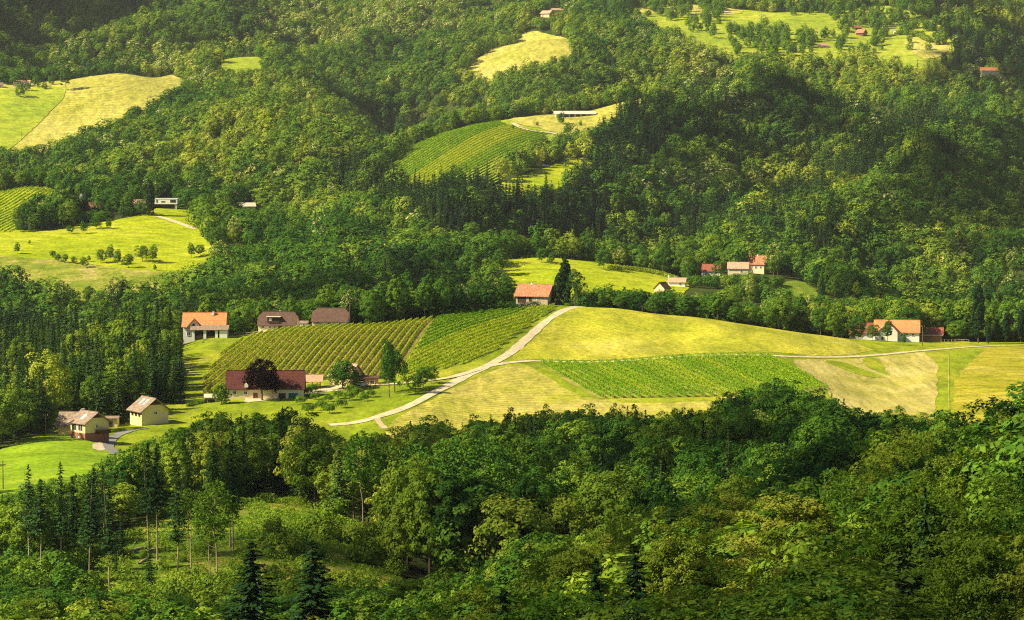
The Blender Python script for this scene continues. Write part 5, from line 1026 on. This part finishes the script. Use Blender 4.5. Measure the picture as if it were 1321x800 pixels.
def where(x, d):
    if d < 345: return band(x, [(430, 'on the near slope at the bottom left'), (640, 'on the near slope along the bottom edge'), (800, 'on the near slope at the bottom centre'), (960, 'on the near slope right of the bottom centre'), (1120, 'on the near slope at the bottom right'), (1230, 'on the near slope below the pale right field'), (9999, 'on the near slope at the right edge')])
    if d < 470: return 'at the foot of the felled clearing' if x < 600 else 'in the dark hollow behind the near slope'
    if d < 840: return band(x, [(120, 'in the wood below the bright green meadow'), (250, 'in the wood below the yellow houses'), (420, 'in the wood below the long farmhouse'), (560, 'in the wood below the road fork'), (760, 'in the wood under the mown field'), (950, 'in the wood below the lower vineyard'), (1090, 'in the wood at the right end of the lower vineyard'), (9999, 'in the wood below the pale right field')])
    if x < 320 and d < 1120: return 'in the spruce block behind the yellow houses'
    if d < 1450: return band(x, [(230, 'in the wood left of the orange roofed house'), (460, 'in the wood behind the brown roofed houses'), (660, 'in the wood left of the stone house'), (860, 'in the wood right of the tall cypress'), (1080, 'in the wood behind the hilltop hayfield'), (9999, 'in the wood around the right farm')])
    return 'on the wooded hills far behind'
for i in np.where(indiv)[0]:
    x, d, h = XY[i, 0], D[i], hgt[i]; k = int(RS.randint(0, 60)); w = where(x, d); tn = float(tint[i])
    if con[i]: pr = NEAR_C[0] if d < 345 else MID_C[k % 3]; nm, ct = 'spruce_tree', 'spruce'; shade = 'light ' if tn > 0.6 else 'dark '; lb = shade + 'green spruce ' + w
    elif che[i]: pr = MID_CH[k % 2]; nm, ct = 'broadleaf_tree', 'tree'; lb = 'cream flowering broadleaf tree ' + w; shade = 'cream '
    else:
        pr = NEAR_B[k % 4] if d < 345 else MID_B[k % 5]; nm, ct = 'broadleaf_tree', 'tree'; shade = 'dark green ' if tn < 0.3 else ('mid green ' if tn < 0.5 else 'yellow green '); lb = shade + 'broadleaf tree ' + w
    if con[i] and d < 345: h *= 1.0
    size = 'tall ' if h > 17 else ('low ' if h < 11 else ''); lb = size + lb
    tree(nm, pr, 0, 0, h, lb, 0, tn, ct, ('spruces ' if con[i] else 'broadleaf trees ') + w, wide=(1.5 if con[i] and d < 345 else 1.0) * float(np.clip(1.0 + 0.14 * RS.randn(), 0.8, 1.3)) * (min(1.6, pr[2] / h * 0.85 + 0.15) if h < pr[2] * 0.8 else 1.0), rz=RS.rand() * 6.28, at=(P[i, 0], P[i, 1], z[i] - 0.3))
def proto_collection(name, meshes):
    c = bpy.data.collections.new(name)
    for i, me in enumerate(meshes): o = bpy.data.objects.new('%s_%02d' % (name, i), me); c.objects.link(o)
    return c
def forest(name, label, idx, protos, pidx, base_h):
    n = len(idx); me = bpy.data.meshes.new(name); me.vertices.add(n); me.vertices.foreach_set('co', np.column_stack([P[idx], z[idx] - 0.3]).astype(np.float32).ravel())
    def att(nm, tp, arr, key): a = me.attributes.new(nm, tp, 'POINT'); a.data.foreach_set(key, arr.astype(np.float32 if tp != 'INT' else np.int32).ravel())
    sc = hgt[idx] / base_h[pidx]; wv = np.where(D[idx] > 1400, np.where(con[idx], 1.25, 1.16), 1.0) * np.clip(np.exp(0.22 * RS.randn(n)), 0.7, 1.6) * np.maximum(sc, 0.6)
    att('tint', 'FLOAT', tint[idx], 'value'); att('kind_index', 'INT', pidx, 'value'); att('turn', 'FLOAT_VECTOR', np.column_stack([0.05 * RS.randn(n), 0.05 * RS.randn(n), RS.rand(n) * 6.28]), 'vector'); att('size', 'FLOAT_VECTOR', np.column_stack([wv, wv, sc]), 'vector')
    o = link(bpy.data.objects.new(name, me)); tag(o, label, kind='stuff')
    g = bpy.data.node_groups.new(name + '_nodes', 'GeometryNodeTree'); g.interface.new_socket('Geometry', in_out='INPUT', socket_type='NodeSocketGeometry'); g.interface.new_socket('Geometry', in_out='OUTPUT', socket_type='NodeSocketGeometry')
    gi = g.nodes.new('NodeGroupInput'); go = g.nodes.new('NodeGroupOutput'); ci = g.nodes.new('GeometryNodeCollectionInfo'); ci.inputs['Collection'].default_value = protos; ci.inputs['Separate Children'].default_value = True; ci.inputs['Reset Children'].default_value = True
    ip = g.nodes.new('GeometryNodeInstanceOnPoints'); ip.inputs['Pick Instance'].default_value = True
    def na(nm, tp): a = g.nodes.new('GeometryNodeInputNamedAttribute'); a.data_type = tp; a.inputs['Name'].default_value = nm; return next(s for s in a.outputs if s.enabled and s.name == 'Attribute')
    e2r = g.nodes.new('FunctionNodeEulerToRotation')
    g.links.new(gi.outputs[0], ip.inputs['Points']); g.links.new(ci.outputs[0], ip.inputs['Instance']); g.links.new(na('kind_index', 'INT'), ip.inputs['Instance Index']); g.links.new(na('turn', 'FLOAT_VECTOR'), e2r.inputs[0]); g.links.new(e2r.outputs[0], ip.inputs['Rotation']); g.links.new(na('size', 'FLOAT_VECTOR'), ip.inputs['Scale'])
    g.links.new(ip.outputs[0], go.inputs[0]); m = o.modifiers.new('forest', 'NODES'); m.node_group = g; return o
rest = ~indiv
bpy.context.view_layer.update()
cB = proto_collection('broadleaf_shape', FAR_B + FAR_CH + [m[0] for m in MID_B] + [m[0] for m in MID_CH]); hB = np.array([13.5, 14, 13, 15, 13, 13.5, 14, 15, 16, 14.5, 17, 16, 15, 15], float)
cC = proto_collection('spruce_shape', FAR_C + [m[0] for m in MID_C]); hC = np.array([17, 18, 16, 19, 20, 18], float)
ib = np.where(rest & ~con)[0]; kb = RS.randint(0, 5, len(ib)); c_ = che[ib]; kb[c_] = 5 + RS.randint(0, 2, c_.sum()); nr = (D[ib] < 1150); kb[nr] = np.where(c_[nr], 12 + kb[nr] % 2, 7 + kb[nr] % 5)
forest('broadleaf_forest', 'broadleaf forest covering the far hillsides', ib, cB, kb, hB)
ic = np.where(rest & con)[0]; kc = RS.randint(0, 3, len(ic)); kc[D[ic] < 1150] += 3
forest('spruce_forest', 'dark spruce forest on the far slopes', ic, cC, kc, hC)

# ------------------------------------------------------------------ haze over the valley
hv = bpy.data.objects.new('haze', None)
V, F = [], []; add_box(V, F, (0, 2750, 170), (6800, 6000, 660)); bpy.data.objects.remove(hv)
hm = bpy.data.materials.new('haze_air'); hm.use_nodes = True; hn = hm.node_tree.nodes; hn.remove(hn['Principled BSDF']); pv = hn.new('ShaderNodeVolumePrincipled'); pv.inputs['Color'].default_value = (0.95, 0.98, 0.95, 1); pv.inputs['Density'].default_value = HAZE; pv.inputs['Anisotropy'].default_value = 0.2
hm.node_tree.links.new(pv.outputs[0], hn['Material Output'].inputs['Volume'])
if HAZE > 0: o = pyobj('haze', V, F, hm); tag(o, 'thin summer haze over the whole valley', kind='stuff')

# ------------------------------------------------------------------ puffs added out of frame to shade chosen parts of the land
def clouds(corners, cover, seed, label, rad=(9, 17), z0=820):
    """small cumulus puffs added high out of view to cast shade; corners are (px, distance) of the ground they shade"""
    G = np.array([[(px - 660.5) / F_PX * d_, d_] for px, d_ in corners]); r = np.random.RandomState(seed); lo, hi = G.min(0), G.max(0); c = lo + (hi - lo) * r.rand(6000, 2); c = c[inside(c, G)]
    area = 0.5 * abs(sum(G[i, 0] * G[(i + 1) % len(G), 1] - G[(i + 1) % len(G), 0] * G[i, 1] for i in range(len(G)))); n = int(area * cover / (math.pi * 160)); c = c[:n]
    zg = height(c[:, 0], c[:, 1]); zt = z0 + 25 * r.randn(len(c)); t = (zt - zg) / sd.z; cen = np.column_stack([c[:, 0] + sd.x * t, c[:, 1] + sd.y * t, zt])
    ph = (1 + 5 ** 0.5) / 2; iv = unit(np.array([(-1, ph, 0), (1, ph, 0), (-1, -ph, 0), (1, -ph, 0), (0, -1, ph), (0, 1, ph), (0, -1, -ph), (0, 1, -ph), (ph, 0, -1), (ph, 0, 1), (-ph, 0, -1), (-ph, 0, 1)], float))
    fv = [(0,11,5),(0,5,1),(0,1,7),(0,7,10),(0,10,11),(1,5,9),(5,11,4),(11,10,2),(10,7,6),(7,1,8),(3,9,4),(3,4,2),(3,2,6),(3,6,8),(3,8,9),(4,9,5),(2,4,11),(6,2,10),(8,6,7),(9,8,1)]
    V4 = list(iv); F4 = []; mid = {}
    def mp(a, b):
        k = (min(a, b), max(a, b))
        if k not in mid: mid[k] = len(V4); V4.append(unit(V4[a] + V4[b]))
        return mid[k]
    for a, b, c3 in fv:
        x, y, w = mp(a, b), mp(b, c3), mp(c3, a); F4 += [(a, x, w), (x, b, y), (w, y, c3), (x, y, w)]
    V4, F4 = np.array(V4), np.array(F4); rr = (rad[0] + (rad[1] - rad[0]) * r.rand(len(cen)))[:, None, None]
    V = cen[:, None] + V4[None] * rr * (1 + 0.12 * r.randn(len(cen), len(V4), 1)) * [1.15, 1.15, 0.7]; F = (F4[None] + (np.arange(len(cen)) * len(V4))[:, None, None]).reshape(-1, 3)
    o = link(bpy.data.objects.new('clouds', mesh_np('clouds', V.reshape(-1, 3), F, M['cloud'], smooth=True))); tag(o, label, kind='structure')
M['cloud'] = plain_mat('cloud', (0.85, 0.85, 0.85), 1.0, 0.0, 0.03, 0.01)
clouds([(430, 90), (430, 330), (900, 345), (1450, 345), (1450, 90)], 0.34, 9, 'added out-of-frame cumulus puffs shading the trees nearest the viewer')
clouds([(300, 350), (520, 560), (300, 620), (330, 740), (560, 745), (1000, 720), (1420, 660), (1450, 350)], 0.6, 1, 'added out-of-frame cumulus puffs shading the near slope')
clouds([(840, 2150), (880, 2520), (1480, 2520), (1480, 1750), (1250, 1800), (1150, 2000)], 0.27, 2, 'added out-of-frame cumulus puffs shading the right hills')
clouds([(1170, 1200), (1170, 1500), (1480, 1650), (1480, 1180)], 0.6, 3, 'added out-of-frame cumulus puffs shading the right farm wood')
clouds([(-150, 2800), (-150, 3500), (300, 3500), (100, 2950)], 0.45, 4, 'added out-of-frame cumulus puffs shading the upper left slope')
clouds([(1230, 2800), (1170, 3500), (1480, 3500), (1480, 2800)], 0.5, 5, 'added out-of-frame cumulus puffs shading the upper right slope')
clouds([(-150, 1150), (-150, 1400), (300, 1400), (640, 1500), (640, 1290), (300, 1200)], 0.55, 6, 'added out-of-frame cumulus puffs shading the left wood')
